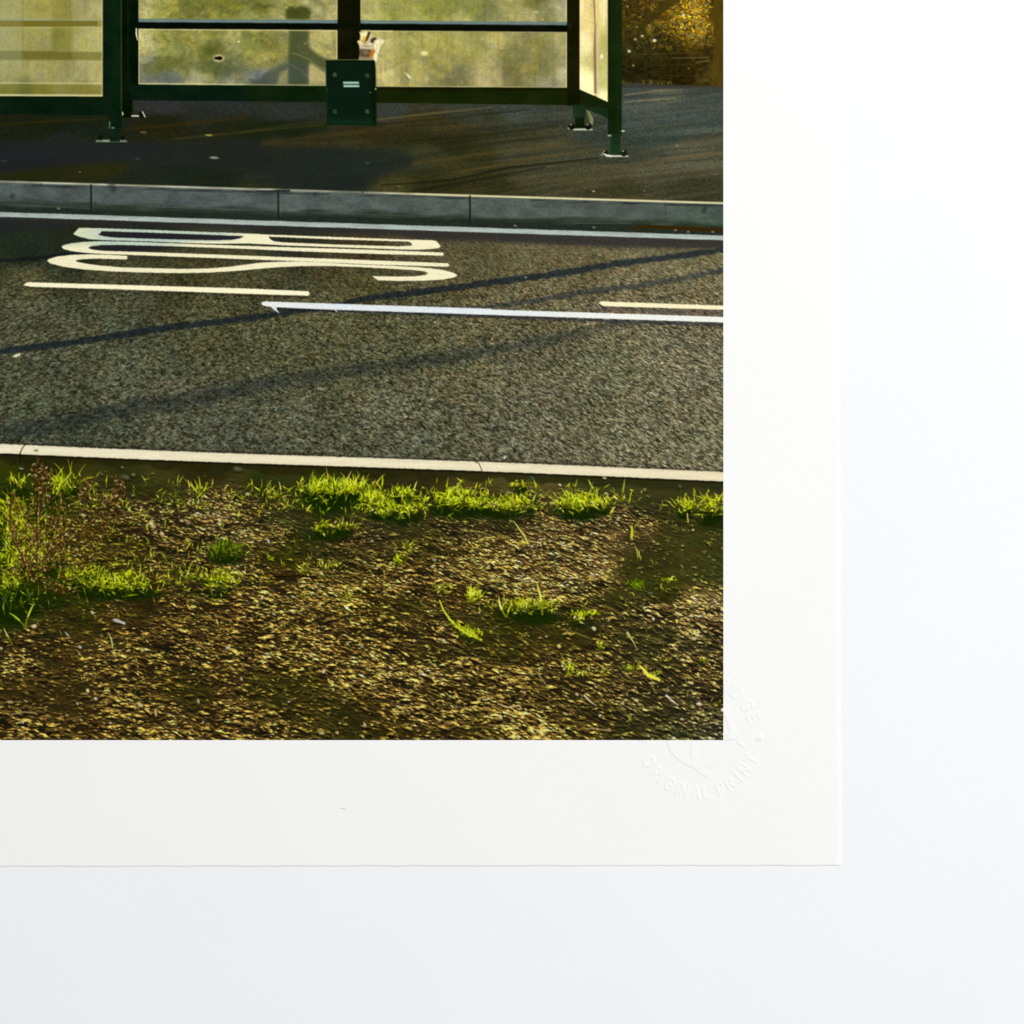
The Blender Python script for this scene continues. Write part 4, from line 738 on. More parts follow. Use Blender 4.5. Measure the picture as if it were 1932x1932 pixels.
TUFTS = []
def paint_grass():
    g = [O_G0]
    def T(label, *args, apart=False, **kw):
        for k, a in enumerate(args):
            if k == 0 or apart: own = g[0]; g[0] += 1; TUFTS.append((own, label))
            tuft(*a[:6], own, *a[6:], **kw)
        return own
    dk = lambda x, y, rx, ry, a=.7: blob(x, y, rx, ry, (18, 34, 2), a=a, soft=.9)
    # left mass round the dried weed
    dk(60, 1225, 90, 28, .6); dk(30, 1300, 50, 30, .6); dk(20, 1480, 60, 55, .8); dk(90, 1465, 80, 20, .6); dk(290, 1450, 110, 14, .8)
    T('wide bright tuft at the left edge round the dried weed', (-10, 1225, 70, 1290, 110, 36), (-10, 1275, 110, 1345, 190, 32), (0, 1335, 140, 1400, 190, 26), (120, 1300, 160, 1390, 50, 24), (-10, 1395, 60, 1450, 60, 30))
    T('upright green blades behind the dried weed', (20, 1165, 60, 1200, 22, 34), (125, 1165, 200, 1215, 60, 42), spread=.35, apart=True)
    o = T('dark tall blades at the lower left corner of the grass', (0, 1440, 80, 1515, 34, 46, DIMG + [(150, 176, 20)]), spread=.45)
    blade(62, 1528, 60, .15, 4, (190, 206, 40), o); blade(60, 1530, 52, -.55, 4, (170, 190, 30), o); blade(30, 1572, 46, -.6, 4, (190, 196, 110), o); blade(12, 1500, 34, -.5, 3, (150, 176, 60), o)
    T('long low tuft right of the dried weed', (190, 1402, 370, 1452, 190, 34), (150, 1380, 260, 1430, 60, 26), lean=.3, spread=.9)
    T('yellow leafy tuft left of the middle of the verge', (492, 1392, 572, 1444, 80, 24, YELG + LITG), spread=.9)
    T('deep green tuft above the yellow leafy one', (510, 1330, 590, 1368, 110, 28, DIMG + [(140, 170, 10), (110, 150, 8)]))
    T('sparse thin blades on bare soil beside the yellow tuft', (405, 1385, 470, 1435, 34, 34, DIMG + YELG), dark=False, spread=.5)
    o = T('small fan of blades near the kerb', (470, 1192, 500, 1206, 8, 26, YELG), dark=False)
    for an, l in ((-.9, 40), (-.5, 34), (-.1, 40), (.25, 46), (.6, 40), (1.0, 38), (-.65, 54)): blade(487, 1208, l, an, 3, random.choice(YELG + LITG), o)
    for an in (-.2, .2): blade(434, 1188, 30, an, 3, (150, 160, 40), o)
    T('pale leafy sprig below the small fan', (428, 1218, 515, 1240, 34, 10, YELG + [(226, 214, 150)]), dark=False, spread=1.2)
    T('few pale blades left of the main row of tufts', (640, 1190, 700, 1228, 26, 26, YELG), (712, 1185, 745, 1205, 14, 24, YELG), dark=False, apart=True)
    dk(815, 1225, 70, 26, .85)
    T('tallest bright tuft in the row along the kerb', (745, 1188, 900, 1212, 240, 40), (880, 1200, 940, 1238, 80, 28), spread=.45)
    dk(960, 1262, 60, 10, .6)
    T('spreading tuft joined to the tallest one on its right', (895, 1218, 1035, 1266, 200, 30), (960, 1195, 1010, 1220, 50, 26), spread=.75)
    dk(1130, 1250, 75, 18, .8); dk(1060, 1240, 16, 16, .8)
    o = T('leafy yellow tuft in the middle of the kerb row', (1055, 1200, 1190, 1244, 190, 34), (1180, 1215, 1310, 1256, 150, 24, LITG + YELG), (1240, 1178, 1290, 1195, 24, 16, LITG), spread=.8)
    blade(1308, 1200, 30, .25, 5, (150, 176, 20), o); blade(1300, 1235, 34, -.1, 4, (200, 210, 60), o)
    dk(1400, 1250, 55, 14, .8)
    o = T('tuft with broad leaves right of the middle', (1362, 1214, 1470, 1256, 150, 32), (1440, 1218, 1490, 1245, 50, 22, LITG + YELG), spread=.8)
    blade(1405, 1200, 32, -.2, 4, (140, 160, 30), o); blade(1456, 1204, 40, -.7, 4.5, (180, 190, 60), o); blade(1489, 1262, 30, .05, 5.5, (206, 206, 60), o)
    o = T('single tall blade with short ones near the right end of the kerb', (1498, 1212, 1530, 1224, 12, 14, YELG), dark=False)
    blade(1517, 1222, 54, .18, 5, (140, 160, 50), o); blade(1511, 1220, 36, -.35, 3.5, (130, 140, 50), o); blade(1512, 1222, 20, -1.1, 4, (220, 212, 130), o)
    dk(1740, 1275, 40, 18, .6)
    T('tuft cut by the right edge of the picture', (1650, 1225, 1700, 1255, 50, 26, YELG + LITG), (1705, 1215, 1770, 1262, 110, 28, LITG + YELG))
    dk(800, 1310, 55, 12, .7)
    T('small bright tuft on a dark clod below the tallest one', (772, 1280, 805, 1306, 30, 18), (815, 1280, 865, 1300, 30, 24, YELG), (790, 1285, 800, 1290, 4, 36))
    T('little upright tuft in the middle of the bare soil', (980, 1330, 1010, 1350, 22, 22, YELG), (960, 1365, 982, 1384, 24, 20, LITG), dark=False, apart=True)
    T('short sprout below the left end of the kerb row', (655, 1365, 670, 1372, 6, 26, LITG), (735, 1375, 760, 1410, 14, 20, YELG), (775, 1375, 822, 1395, 22, 20, YELG), (842, 1450, 858, 1468, 14, 20, YELG), dark=False, apart=True)
    o = T('bent bright root with leaves crossing bare soil', (1115, 1530, 1175, 1560, 60, 10, LITG), (1058, 1430, 1100, 1450, 30, 16, YELG), dark=False, spread=1.2)
    stroke([(1073, 1466), (1083, 1490), (1098, 1512), (1112, 1527), (1140, 1545), (1175, 1562)], [3, 4, 5, 6, 8, 5], (196, 210, 50), o, soft=.9); stroke([(1115, 1545), (1140, 1562), (1180, 1572)], [4, 8, 4], (26, 40, 4), a=.7, soft=2)
    for t in range(26): blade(1105 + t * 2.6 + random.uniform(-3, 3), 1522 + t * 1.5, random.uniform(6, 12), random.uniform(-1.4, 1.4), 3, random.choice(LITG), o)
    T('upright yellow tuft above the bent root', (1138, 1440, 1172, 1482, 60, 24, YELG + LITG), dark=False, spread=.45)
    dk(1310, 1512, 60, 14, .8)
    o = T('bright tuft with one tall straight blade', (1212, 1465, 1350, 1500, 130, 24, YELG + LITG), spread=.9)
    blade(1324, 1500, 82, .02, 5.5, (206, 206, 70), o); blade(1325, 1478, 40, .95, 5, (196, 200, 60), o); blade(1235, 1505, 54, -.75, 5, (226, 222, 120), o); blade(1238, 1505, 30, .1, 4, (200, 200, 50), o)
    dk(1420, 1520, 30, 14, .4)
    T('leafy pair of sprigs right of the tall straight blade', (1402, 1490, 1430, 1522, 40, 14, LITG + YELG), (1432, 1494, 1466, 1504, 22, 8, LITG), dark=False, spread=1)
    T('faint tuft in the shade near the right edge', (1538, 1418, 1568, 1440, 40, 14, [(124, 150, 10), (90, 124, 8)]), (1608, 1414, 1655, 1424, 24, 10, [(170, 186, 30), (130, 156, 12)]), (1606, 1430, 1620, 1448, 8, 12, YELG), dark=False, spread=.9, apart=True)
    T('sprout in the lower part left of the stamp', (1380, 1625, 1402, 1652, 26, 28, LITG + YELG), (1408, 1638, 1448, 1654, 22, 10, YELG), (1466, 1640, 1476, 1654, 5, 24, YELG), (1455, 1570, 1478, 1588, 14, 22, YELG), dark=False, apart=True)
    o = T('yellow crumpled sprig at the lower right', (1528, 1628, 1552, 1638, 20, 16, YELG + LITG), (1578, 1640, 1610, 1658, 34, 8, YELG), dark=False, spread=.9)
    stroke([(1560, 1624), (1573, 1636), (1582, 1648), (1600, 1656), (1612, 1660)], [4, 6, 9, 8, 3], (226, 220, 70), o, soft=1)
    T('tiny blades at the right of the bare soil', (1742, 1718, 1752, 1730, 5, 18, YELG), (1708, 1610, 1722, 1622, 8, 12, YELG), (1536, 1755, 1546, 1762, 4, 16, YELG), (1620, 1610, 1630, 1620, 4, 16, YELG), (1540, 1300, 1548, 1312, 4, 34, YELG), (1552, 1365, 1565, 1370, 3, 34, YELG), dark=False, spread=.4, apart=True)
    o = T('leaning blades on the sunlit soil right of the middle', (1266, 1320, 1286, 1336, 10, 12, YELG), dark=False)
    stroke([(1254, 1272), (1268, 1292), (1280, 1308), (1287, 1320)], [1.5, 4, 5, 3], (190, 190, 80), o); stroke([(1542, 1314), (1543, 1296), (1543, 1282)], [6, 5, 1.5], (206, 196, 50)); stroke([(1564, 1362), (1556, 1345), (1550, 1332)], [4, 4, 1.5], (160, 150, 70))
    stroke([(264, 1545), (272, 1560), (275, 1582)], [1.5, 4, 3], (176, 186, 100)); stroke([(1678, 1254), (1680, 1275)], [3, 3], (190, 170, 90))
    for i in range(380):      # loose strip along the kerb
        x = random.choice((random.gauss(700, 150), random.gauss(1150, 260), random.uniform(380, PW), random.gauss(230, 120))); y = random.gauss(1222, 24)
        if not (0 < x < PW) or y < nkb(x) + 28: continue
        q = random.random()
        blade(x, y, random.uniform(8, 26), random.gauss(0, .7), random.uniform(1.4, 3), random.choice(YELG + LITG if q > .3 else DIMG), None)
        if q > .8: blob(x, y, random.uniform(3, 7), 2, (40, 60, 6), a=.5, soft=1)
    for i in range(260):      # left and centre
        x = random.gauss(330, 190); y = random.gauss(1370, 60)
        if 0 < x < PW and y > 1230: blade(x, y, random.uniform(8, 24), random.gauss(0, .8), random.uniform(1.2, 2.6), random.choice(YELG + LITG + DIMG), None)
    for i in range(330):
        x = random.uniform(0, PW); y = random.uniform(1200, 1720)
        blade(x, y, random.uniform(8, 20), random.gauss(0, .5), random.uniform(1, 2), random.choice([(92, 104, 30), (120, 126, 50), (150, 146, 70), (70, 90, 20), (160, 166, 60)]), None)

def paint_weed():
    K = O_WEED
    br = [(104, 76, 30), (130, 92, 44), (84, 60, 20), (150, 112, 62), (64, 44, 12), (166, 128, 74)]
    for P, w in (([(73, 1405), (66, 1385), (54, 1352), (36, 1318), (29, 1290), (27, 1250), (30, 1205)], [6, 5, 5, 4, 4, 3, 2]), ([(105, 1368), (125, 1350), (160, 1330), (205, 1312), (240, 1296), (262, 1278), (280, 1240), (300, 1195)], [5, 5, 4, 4, 4, 3, 3, 2]),
                 ([(92, 1380), (94, 1330), (92, 1280), (94, 1230), (96, 1190), (90, 1150), (90, 1110)], [5, 4, 4, 3, 3, 2, 1.5]), ([(215, 1308), (222, 1270), (236, 1235)], [3, 2, 1]), ([(130, 1350), (150, 1310), (170, 1290)], [3, 2, 1]), ([(96, 1200), (110, 1170), (118, 1140)], [3, 2, 1.5]), ([(200, 1314), (196, 1350), (206, 1390)], [3, 3, 2]), ([(94, 1300), (130, 1270), (150, 1250)], [3, 2, 1])):
        stroke([(x - 3, y + 1) for x, y in P], w, (34, 20, 2), K, a=.75, soft=1); stroke(P, [q * .7 for q in w], (96, 68, 26), K, soft=.8)
        if len(P) == 7: stroke([(x + 1.5, y) for x, y in P[:4]], 1.6, (220, 196, 120), K, soft=.8)
    for i in range(46):
        x0_, y0_ = random.choice(((73, 1400), (100, 1372), (92, 1330), (160, 1330), (120, 1352), (205, 1312), (40, 1330), (95, 1260)))
        an = random.gauss(.25, .6); L = random.uniform(40, 120); P = [(x0_, y0_)]
        for t in range(5):
            an += random.uniform(-.3, .3); P.append((P[-1][0] + math.sin(an) * L / 5, P[-1][1] - math.cos(an) * L / 5))
        stroke([(p[0] + 1.5, p[1] + 1) for p in P], [2, 2, 1.5, 1.2, 1, .6], (34, 22, 4), None, a=.5, soft=.8)
        stroke(P, [2.2, 2, 1.7, 1.4, 1.1, .7], random.choice(br), K, a=.75, soft=.7)
    for (x, y, rx, ry, n) in ((92, 1150, 20, 28, 46), (114, 1152, 14, 16, 20), (108, 1180, 20, 18, 30), (90, 1195, 12, 22, 20), (290, 1196, 16, 36, 62), (270, 1235, 14, 20, 22), (212, 1180, 14, 14, 14), (202, 1205, 12, 16, 16), (198, 1235, 10, 16, 12), (262, 1258, 26, 14, 22), (135, 1275, 26, 20, 34), (225, 1330, 24, 36, 40), (150, 1240, 30, 12, 12),
                             (130, 1310, 16, 30, 24), (170, 1300, 30, 14, 24), (30, 1225, 10, 26, 14), (205, 1370, 16, 26, 20), (120, 1410, 46, 30, 50), (60, 1300, 40, 40, 60), (100, 1360, 60, 34, 110), (160, 1440, 24, 14, 14), (60, 1400, 50, 24, 50), (180, 1350, 60, 40, 110), (150, 1300, 70, 34, 90), (230, 1280, 60, 34, 70), (60, 1240, 40, 30, 50), (130, 1220, 50, 30, 50), (240, 1215, 50, 26, 34)):
        for i in range(n):
            a = random.uniform(0, 6.28); r = math.sqrt(random.random())
            px, py = x + rx * r * math.cos(a), y + ry * r * math.sin(a)
            blob(px + 2, py + 2.5, random.uniform(2.5, 5), 2.4, (34, 26, 4), None, a=.5, soft=1)
            q = random.random(); c = np.array(random.choice(br)) * random.uniform(.75, 1.2)
            if q > .88: c = np.array(random.choice([(226, 196, 130), (200, 150, 60), (236, 220, 170)]))
            P = [(px, py)]; aa = random.uniform(0, 6.28)
            for t in range(3):
                aa += random.uniform(-1.1, 1.1); l = random.uniform(1.5, 4)
                P.append((P[-1][0] + l * math.cos(aa), P[-1][1] + l * math.sin(aa)))
            stroke(P, [1.2, random.uniform(2, 3.6), 2.2, .8], c, K, a=.85, soft=.8)

def paint_picture():
    global C
    paint_road(); road_shadows(); paint_pavement(); marks(); paint_hedge(); paint_shelter(); paint_bin(); paint_soil(); paint_grass(); paint_weed()
    b = blur(C, 1.0); np.copyto(C, np.clip(C + .35 * (C - b), 0, 255))    # the crisp look of the print
    C += (RNG.rand(PH, PW, 1).astype(np.float32) - .5) * 4
    np.clip(C, 0, 255, out=C)
W_STR, L_EN, L_POS = 0.485, 18.3, (0.70, 0.60, 1.20)

# ------------------------------------------------------------------
# 2. THE PLACE: a white table, the sheet with the print, the blind stamp
# ------------------------------------------------------------------
import bpy
U = 0.0001                                  # metres for one unit (0.1 mm)
CX = CY = 1250.0
STEP = 1.5
THICK = 2.6                                 # sheet 0.5 mm thick, in units
def wx(x): return (x - CX) * U
def wy(y): return (CY - y) * U

paint_picture()
EMB_C = (1708.0, 1797.0)
# strokes of the capitals, on a 6 x 10 body
GL = {
 'R': [[(0, 10), (0, 0)], [(0, 0), (3.4, 0), (4.9, .8), (5.3, 2.5), (4.9, 4.2), (3.4, 5), (0, 5)], [(3, 5), (5.6, 10)]],
 'I': [[(0, 0), (0, 10)]],
 'D': [[(0, 0), (0, 10), (3, 10), (5.2, 8.6), (6, 5), (5.2, 1.4), (3, 0), (0, 0)]],
 'G': [[(6.3, 2.3), (5.2, .7), (3.4, 0), (1.4, .8), (.2, 3), (0, 5), (.3, 7.3), (1.6, 9.3), (3.5, 10), (5.3, 9.4), (6.4, 7.8), (6.4, 5.4), (3.8, 5.4)]],
 'E': [[(5, 0), (0, 0), (0, 10), (5, 10)], [(0, 5), (4.4, 5)]],
 'O': [[(3.6, 0), (1.4, .9), (.1, 3.2), (0, 5), (.2, 7), (1.5, 9.2), (3.6, 10), (5.8, 9.2), (7.1, 7), (7.2, 5), (7, 3), (5.8, .9), (3.6, 0)]],
 'N': [[(0, 10), (0, 0), (5.6, 10), (5.6, 0)]],
 'A': [[(0, 10), (3.1, 0), (6.2, 10)], [(1.1, 6.8), (5.1, 6.8)]],
 'L': [[(0, 0), (0, 10), (4.6, 10)]],
 'P': [[(0, 10), (0, 0), (3.4, 0), (4.9, .8), (5.3, 2.6), (4.9, 4.4), (3.4, 5.2), (0, 5.2)]],
 'T': [[(0, 0), (6, 0)], [(3, 0), (3, 10)]]}
GW = {'R': 5.5, 'I': 0, 'D': 6, 'G': 6.4, 'E': 5, 'O': 7.2, 'N': 5.6, 'A': 6.2, 'L': 4.6, 'P': 5.3, 'T': 6}
def glyph_paths(ch, ang_deg, R, k, bottom):
    """ang measured clockwise from the top of the ring; bottom letters stand the other way up"""
    a = math.radians(ang_deg); ca, sa = math.cos(a), math.sin(a); out = []
    for path in GL[ch]:
        q = []
        for gx, gy in path:
            lx = (gx - GW[ch] / 2) * k; ly = (gy - 5) * k
            if bottom: lx, ly = -lx, -ly
            q.append((EMB_C[0] + (R - ly) * sa + lx * ca, EMB_C[1] - (R - ly) * ca + lx * sa))
        out.append(q)
    return out
UP, LOW = [], []
for ch, x, y in (('R', 1768, 1671), ('I', 1786, 1678), ('D', 1800, 1692), ('G', 1824, 1722), ('E', 1839, 1751)):
    an = math.degrees(math.atan2(x - EMB_C[0], EMB_C[1] - y)); UP += glyph_paths(ch, an, math.hypot(x - EMB_C[0], y - EMB_C[1]) if ch != 'R' else 141, 2.7, False)
for ch, x, y in (('O', 1588, 1857), ('R', 1601, 1886), ('I', 1615, 1898), ('G', 1635, 1913), ('I', 1655, 1922), ('N', 1671, 1928), ('A', 1699, 1934), ('L', 1724, 1934), ('P', 1758, 1924), ('R', 1781, 1912), ('I', 1803, 1897), ('N', 1819, 1880), ('T', 1840, 1856)):
    an = math.degrees(math.atan2(x - EMB_C[0], EMB_C[1] - y)); LOW += glyph_paths(ch, an, 138, 2.7, True)
EMBLEM = [  # ridges: sharp on one side, falling slowly on the other (side = +1 right of the path, -1 left)
    ([(1631, 1770), (1627, 1790), (1629, 1809), (1633, 1822), (1639, 1835), (1652, 1850), (1672, 1863), (1684, 1869), (1695, 1873), (1703, 1881), (1716, 1891)], -1, 26),
    ([(1700, 1786), (1694, 1800), (1688, 1820), (1687, 1838), (1690, 1861)], -1, 22),
    ([(1779, 1792), (1776, 1806), (1769, 1824), (1757, 1841), (1737, 1856), (1728, 1860)], -1, 26),
    ([(1757, 1722), (1768, 1745), (1776, 1763), (1781, 1784)], -1, 22),
    ([(1801, 1813), (1812, 1822)], -1, 9), ([(1566, 1808), (1576, 1812)], -1, 7)]

def seg_dist(P, X, Y):
    best = np.full(X.shape, 1e9, np.float32); side = np.zeros(X.shape, np.float32)
    for i in range(len(P) - 1):
        ax, ay = P[i]; dx = P[i + 1][0] - ax; dy = P[i + 1][1] - ay; L = dx * dx + dy * dy + 1e-6
        t = np.clip(((X - ax) * dx + (Y - ay) * dy) / L, 0, 1)
        d = np.hypot(X - ax - t * dx, Y - ay - t * dy); c = (X - ax) * dy - (Y - ay) * dx
        m = d < best; best = np.where(m, d, best); side = np.where(m, np.sign(c), side)
    return best, side
def sst(a): a = np.clip(a, 0, 1); return a * a * (3 - 2 * a)

EH = .78     # height of the relief in units (0.17 mm)
def relief(X, Y):
    """height of the blind stamp and the id of the raised piece: 1 upper words, 2 lower words, 3 dot, 4 emblem"""
    h = np.zeros(X.shape, np.float32); ident = np.zeros(X.shape, np.uint8)
    for k, paths in ((1, UP), (2, LOW)):
        d = np.full(X.shape, 1e9, np.float32)
        for P in paths: d = np.minimum(d, seg_dist(P, X, Y)[0])
        h = np.maximum(h, EH * (1 - sst((d - 1.0) / 4.2))); ident[d < 3.6] = k
    for cx, k in ((1852.5, 3), (1563.5, 5)):
        d = np.hypot(X - cx, Y - 1801)
        h = np.maximum(h, EH * 1.15 * (1 - sst((d - 6) / 6))); ident[d < 10] = k
    for P, s, fall in EMBLEM:
        d, sd = seg_dist(P, X, Y); sd = sd * s * -1
        q = np.where(sd > 0, sst(1 - (d - 2) / fall), 1 - sst(d / 4.0))
        h = np.maximum(h, EH * 1.15 * q); ident[(q > .55) & (ident == 0)] = 4
    return h, ident

def set_mesh(name, V, F, cols=None, smooth=True, nrm=None):
    """V (n,3) and F (m,4) arrays -> mesh"""
    me = bpy.data.meshes.new(name)
    me.vertices.add(len(V)); me.vertices.foreach_set('co', np.ascontiguousarray(V, np.float32).ravel())
    me.loops.add(F.size); me.loops.foreach_set('vertex_index', np.ascontiguousarray(F, np.int32).ravel())
    me.polygons.add(len(F)); me.polygons.foreach_set('loop_start', np.arange(0, F.size, 4, dtype=np.int32)); me.polygons.foreach_set('loop_total', np.full(len(F), 4, np.int32))
    me.polygons.foreach_set('use_smooth', np.full(len(F), smooth))
    if cols is not None:
        at = me.color_attributes.new('ink', 'FLOAT_COLOR', 'POINT')
        q = np.ones((len(V), 4), np.float32); q[:, :3] = cols; at.data.foreach_set('color', q.ravel())
    me.update(); me.validate()
    if nrm is not None: me.normals_split_custom_set_from_vertices(nrm.tolist())
    return me
def link(name, me, mat, parent=None, **props):
    o = bpy.data.objects.new(name, me)
    bpy.context.scene.collection.objects.link(o)
    if mat is not None and me is not None: me.materials.append(mat)
    if parent is not None: o.parent = parent
    for k, v in props.items(): o[k] = v
    return o
def lin(c): c = np.asarray(c, np.float32) / 255; return np.where(c <= .04045, c / 12.92, ((c + .055) / 1.055) ** 2.4)

def grid_normals(X, Y, Z):
    gy_ = np.gradient(Z, axis=0) / np.gradient(Y, axis=0); gx_ = np.gradient(Z, axis=1) / np.gradient(X, axis=1)
    n = np.stack([-gx_, gy_, np.ones_like(Z)], -1)
    return n / np.linalg.norm(n, axis=-1, keepdims=True)
def sub(VX, VY, VZ, cellmask, cols=None):
    """cut the masked cells of a grid out as their own mesh arrays"""
    nr, nc = VX.shape
    r, c = np.nonzero(cellmask)
    f = np.stack([r * nc + c, (r + 1) * nc + c, (r + 1) * nc + c + 1, r * nc + c + 1], 1)
    used, inv = np.unique(f, return_inverse=True)
    V = np.stack([wx(VX.ravel()[used]), wy(VY.ravel()[used]), VZ.ravel()[used] * U], 1)
    return V, inv.reshape(-1, 4), (cols.reshape(-1, cols.shape[-1])[used] if cols is not None else None)

# ---- materials ----
def nodes(name):
    m = bpy.data.materials.new(name); m.use_nodes = True; nt = m.node_tree; b = nt.nodes['Principled BSDF']
    b.inputs['Specular IOR Level'].default_value = .12; b.inputs['Roughness'].default_value = .85
    return m, nt, b
def paper_nodes(name, base, grain_scale, bump, stain):
    m, nt, b = nodes(name); N = nt.nodes.new; Lk = nt.links.new
    tc = N('ShaderNodeTexCoord'); n1 = N('ShaderNodeTexNoise'); n1.inputs['Scale'].default_value = 26; n1.inputs['Detail'].default_value = 4
    n2 = N('ShaderNodeTexNoise'); n2.inputs['Scale'].default_value = grain_scale; n2.inputs['Detail'].default_value = 3
    Lk(tc.outputs['Object'], n1.inputs['Vector']); Lk(tc.outputs['Object'], n2.inputs['Vector'])
    r = N('ShaderNodeMapRange'); r.inputs['From Min'].default_value = .3; r.inputs['From Max'].default_value = .7; r.inputs['To Min'].default_value = 1 - stain; r.inputs['To Max'].default_value = 1
    Lk(n1.outputs['Fac'], r.inputs['Value'])
    mx = N('ShaderNodeVectorMath'); mx.operation = 'SCALE'; mx.inputs[0].default_value = base; Lk(r.outputs['Result'], mx.inputs['Scale']); Lk(mx.outputs['Vector'], b.inputs['Base Color'])
    bp = N('ShaderNodeBump'); bp.inputs['Strength'].default_value = bump; bp.inputs['Distance'].default_value = .0001; Lk(n2.outputs['Fac'], bp.inputs['Height']); Lk(bp.outputs['Normal'], b.inputs['Normal'])
    return m
M_PAPER = paper_nodes('sheet_paper', (.866, .866, .848), 1400, .10, .012)
M_TABLE = paper_nodes('white_table_top', (.846, .850, .858), 700, .06, .014)
M_INK, nt, b = nodes('printed_ink')
at = nt.nodes.new('ShaderNodeAttribute'); at.attribute_name = 'ink'
tc = nt.nodes.new('ShaderNodeTexCoord'); nz = nt.nodes.new('ShaderNodeTexNoise'); nz.inputs['Scale'].default_value = 2600; nz.inputs['Detail'].default_value = 2
nt.links.new(tc.outputs['Object'], nz.inputs['Vector'])
mr = nt.nodes.new('ShaderNodeMapRange'); mr.inputs['From Min'].default_value = .3; mr.inputs['From Max'].default_value = .7; mr.inputs['To Min'].default_value = .93; mr.inputs['To Max'].default_value = 1.07
nt.links.new(nz.outputs['Fac'], mr.inputs['Value'])
vm = nt.nodes.new('ShaderNodeVectorMath'); vm.operation = 'SCALE'; nt.links.new(at.outputs['Color'], vm.inputs[0]); nt.links.new(mr.outputs['Result'], vm.inputs['Scale']); nt.links.new(vm.outputs['Vector'], b.inputs['Base Color'])
b.inputs['Specular IOR Level'].default_value = .0; b.inputs['Roughness'].default_value = .9

# ---- the printed picture ----
PRINT = link('art_print', None, None, label='white sheet of paper printed with a colour photograph of a green bus shelter', category='art print')
PRINT.location = (0, 0, 0)
nx = int(round(PW / STEP)); ny = int(round(PH / STEP))
gx = np.linspace(-14, PW, nx + 1).astype(np.float32); gx[1:] = np.linspace(PW / nx, PW, nx); gx[0] = -6
gy = np.linspace(0, PH, ny + 1).astype(np.float32); gy[0] = -6
VX, VY = np.meshgrid(gx, gy)
Cs = blur(C, .55)
sx = np.clip(VX - .5, 0, PW - 1.001); sy = np.clip(VY - .5, 0, PH - 1.001)
ix = sx.astype(int); iy = sy.astype(int); tx = (sx - ix)[..., None]; ty = (sy - iy)[..., None]
ink = (Cs[iy, ix] * (1 - tx) + Cs[iy, ix + 1] * tx) * (1 - ty) + (Cs[iy + 1, ix] * (1 - tx) + Cs[iy + 1, ix + 1] * tx) * ty
INKK = .95
ink = lin(ink) * INKK
VZ = np.full(VX.shape, THICK, np.float32)
j0 = np.searchsorted(gx, 1540); i0 = np.searchsorted(gy, 1640)
hz, _ = relief(VX[i0:, j0:], VY[i0:, j0:]); VZ[i0:, j0:] += hz
cxm = np.clip(((gx[:-1] + gx[1:]) / 2).astype(int), 0, PW - 1); cym = np.clip(((gy[:-1] + gy[1:]) / 2).astype(int), 0, PH - 1)
own = OWN[cym][:, cxm]
PN = grid_normals(VX, VY, VZ)
PIC = link('printed_photograph', None, None, PRINT, label='colour photograph of a bus stop by a road, printed on the sheet')
NAMES = {O_ROAD: ('road', 'grey asphalt carriageway crossed by long thin shadows'), O_PAVE: ('pavement', 'dark brown pavement striped with low sunlight'), O_SOIL: ('bare_soil', 'crumbly sunlit brown soil of the verge'), O_HEDGE: ('hedge', 'golden autumn hedge beside the shelter'),
         O_KERB1: ('kerb', 'blue grey kerb stones with a bright top edge at the far side'), O_KERB2: ('kerb', 'pale cream kerb at the near side of the road'), O_FRAME: ('bus_shelter_frame', 'dark green metal frame of the bus shelter'),
         O_GL1: ('shelter_pane', 'striped yellowish pane at the left'), O_GL2: ('shelter_pane', 'dirty pane with a post shadow and a small hole'), O_GL3: ('shelter_pane', 'dirty pane right of the litter bin'), O_GL4: ('shelter_pane', 'bright end pane seen at a slant'),
         O_BIN: ('litter_bin', 'dark green box bin with a small pale label'), O_LITTER: ('crumpled_wrapper', 'crumpled white and orange wrapper sticking out of the bin'), O_TEXT: ('road_lettering', 'cream letters BUS painted on the asphalt'),
         O_L1: ('painted_line', 'pale grey line along the far kerb'), O_L2: ('painted_line', 'short cream dash below the letters'), O_L3: ('painted_line', 'white line across the right half of the road'), O_L4: ('painted_line', 'cream dash cut by the right edge'),
         O_WEED: ('dried_weed', 'brown dried weed with seed heads')}
for k, lab in TUFTS: NAMES[k] = ('grass_tuft', lab)
for k, (nm, lab) in NAMES.items():
    m = own == k
    if not m.any(): continue
    V, F, cc = sub(VX, VY, VZ, m, np.concatenate([ink, PN], -1))
    near = (V[:, 0] > wx(1545)) & (V[:, 1] < wy(1645))
    link(nm, set_mesh(nm, V, F, cc[:, :3], nrm=cc[:, 3:] if near.any() else None), M_INK, PIC, label=lab)

# ---- the sheet ----
def bottom_edge(x): return 2114.2 - 2.2 * np.clip(x / 2047, 0, 1) + (vn(np.atleast_1d(np.asarray(x, np.float32)) / 37, np.zeros(1, np.float32), 3) - .5) * 1.5
def right_edge(y): return 2034.0 + 9.5 * np.clip(np.asarray(y, np.float32) / 2112, 0, 1) ** .8 + (vn(np.atleast_1d(np.asarray(y, np.float32)) / 55, np.zeros(1, np.float32), 5) - .5) * 1.5
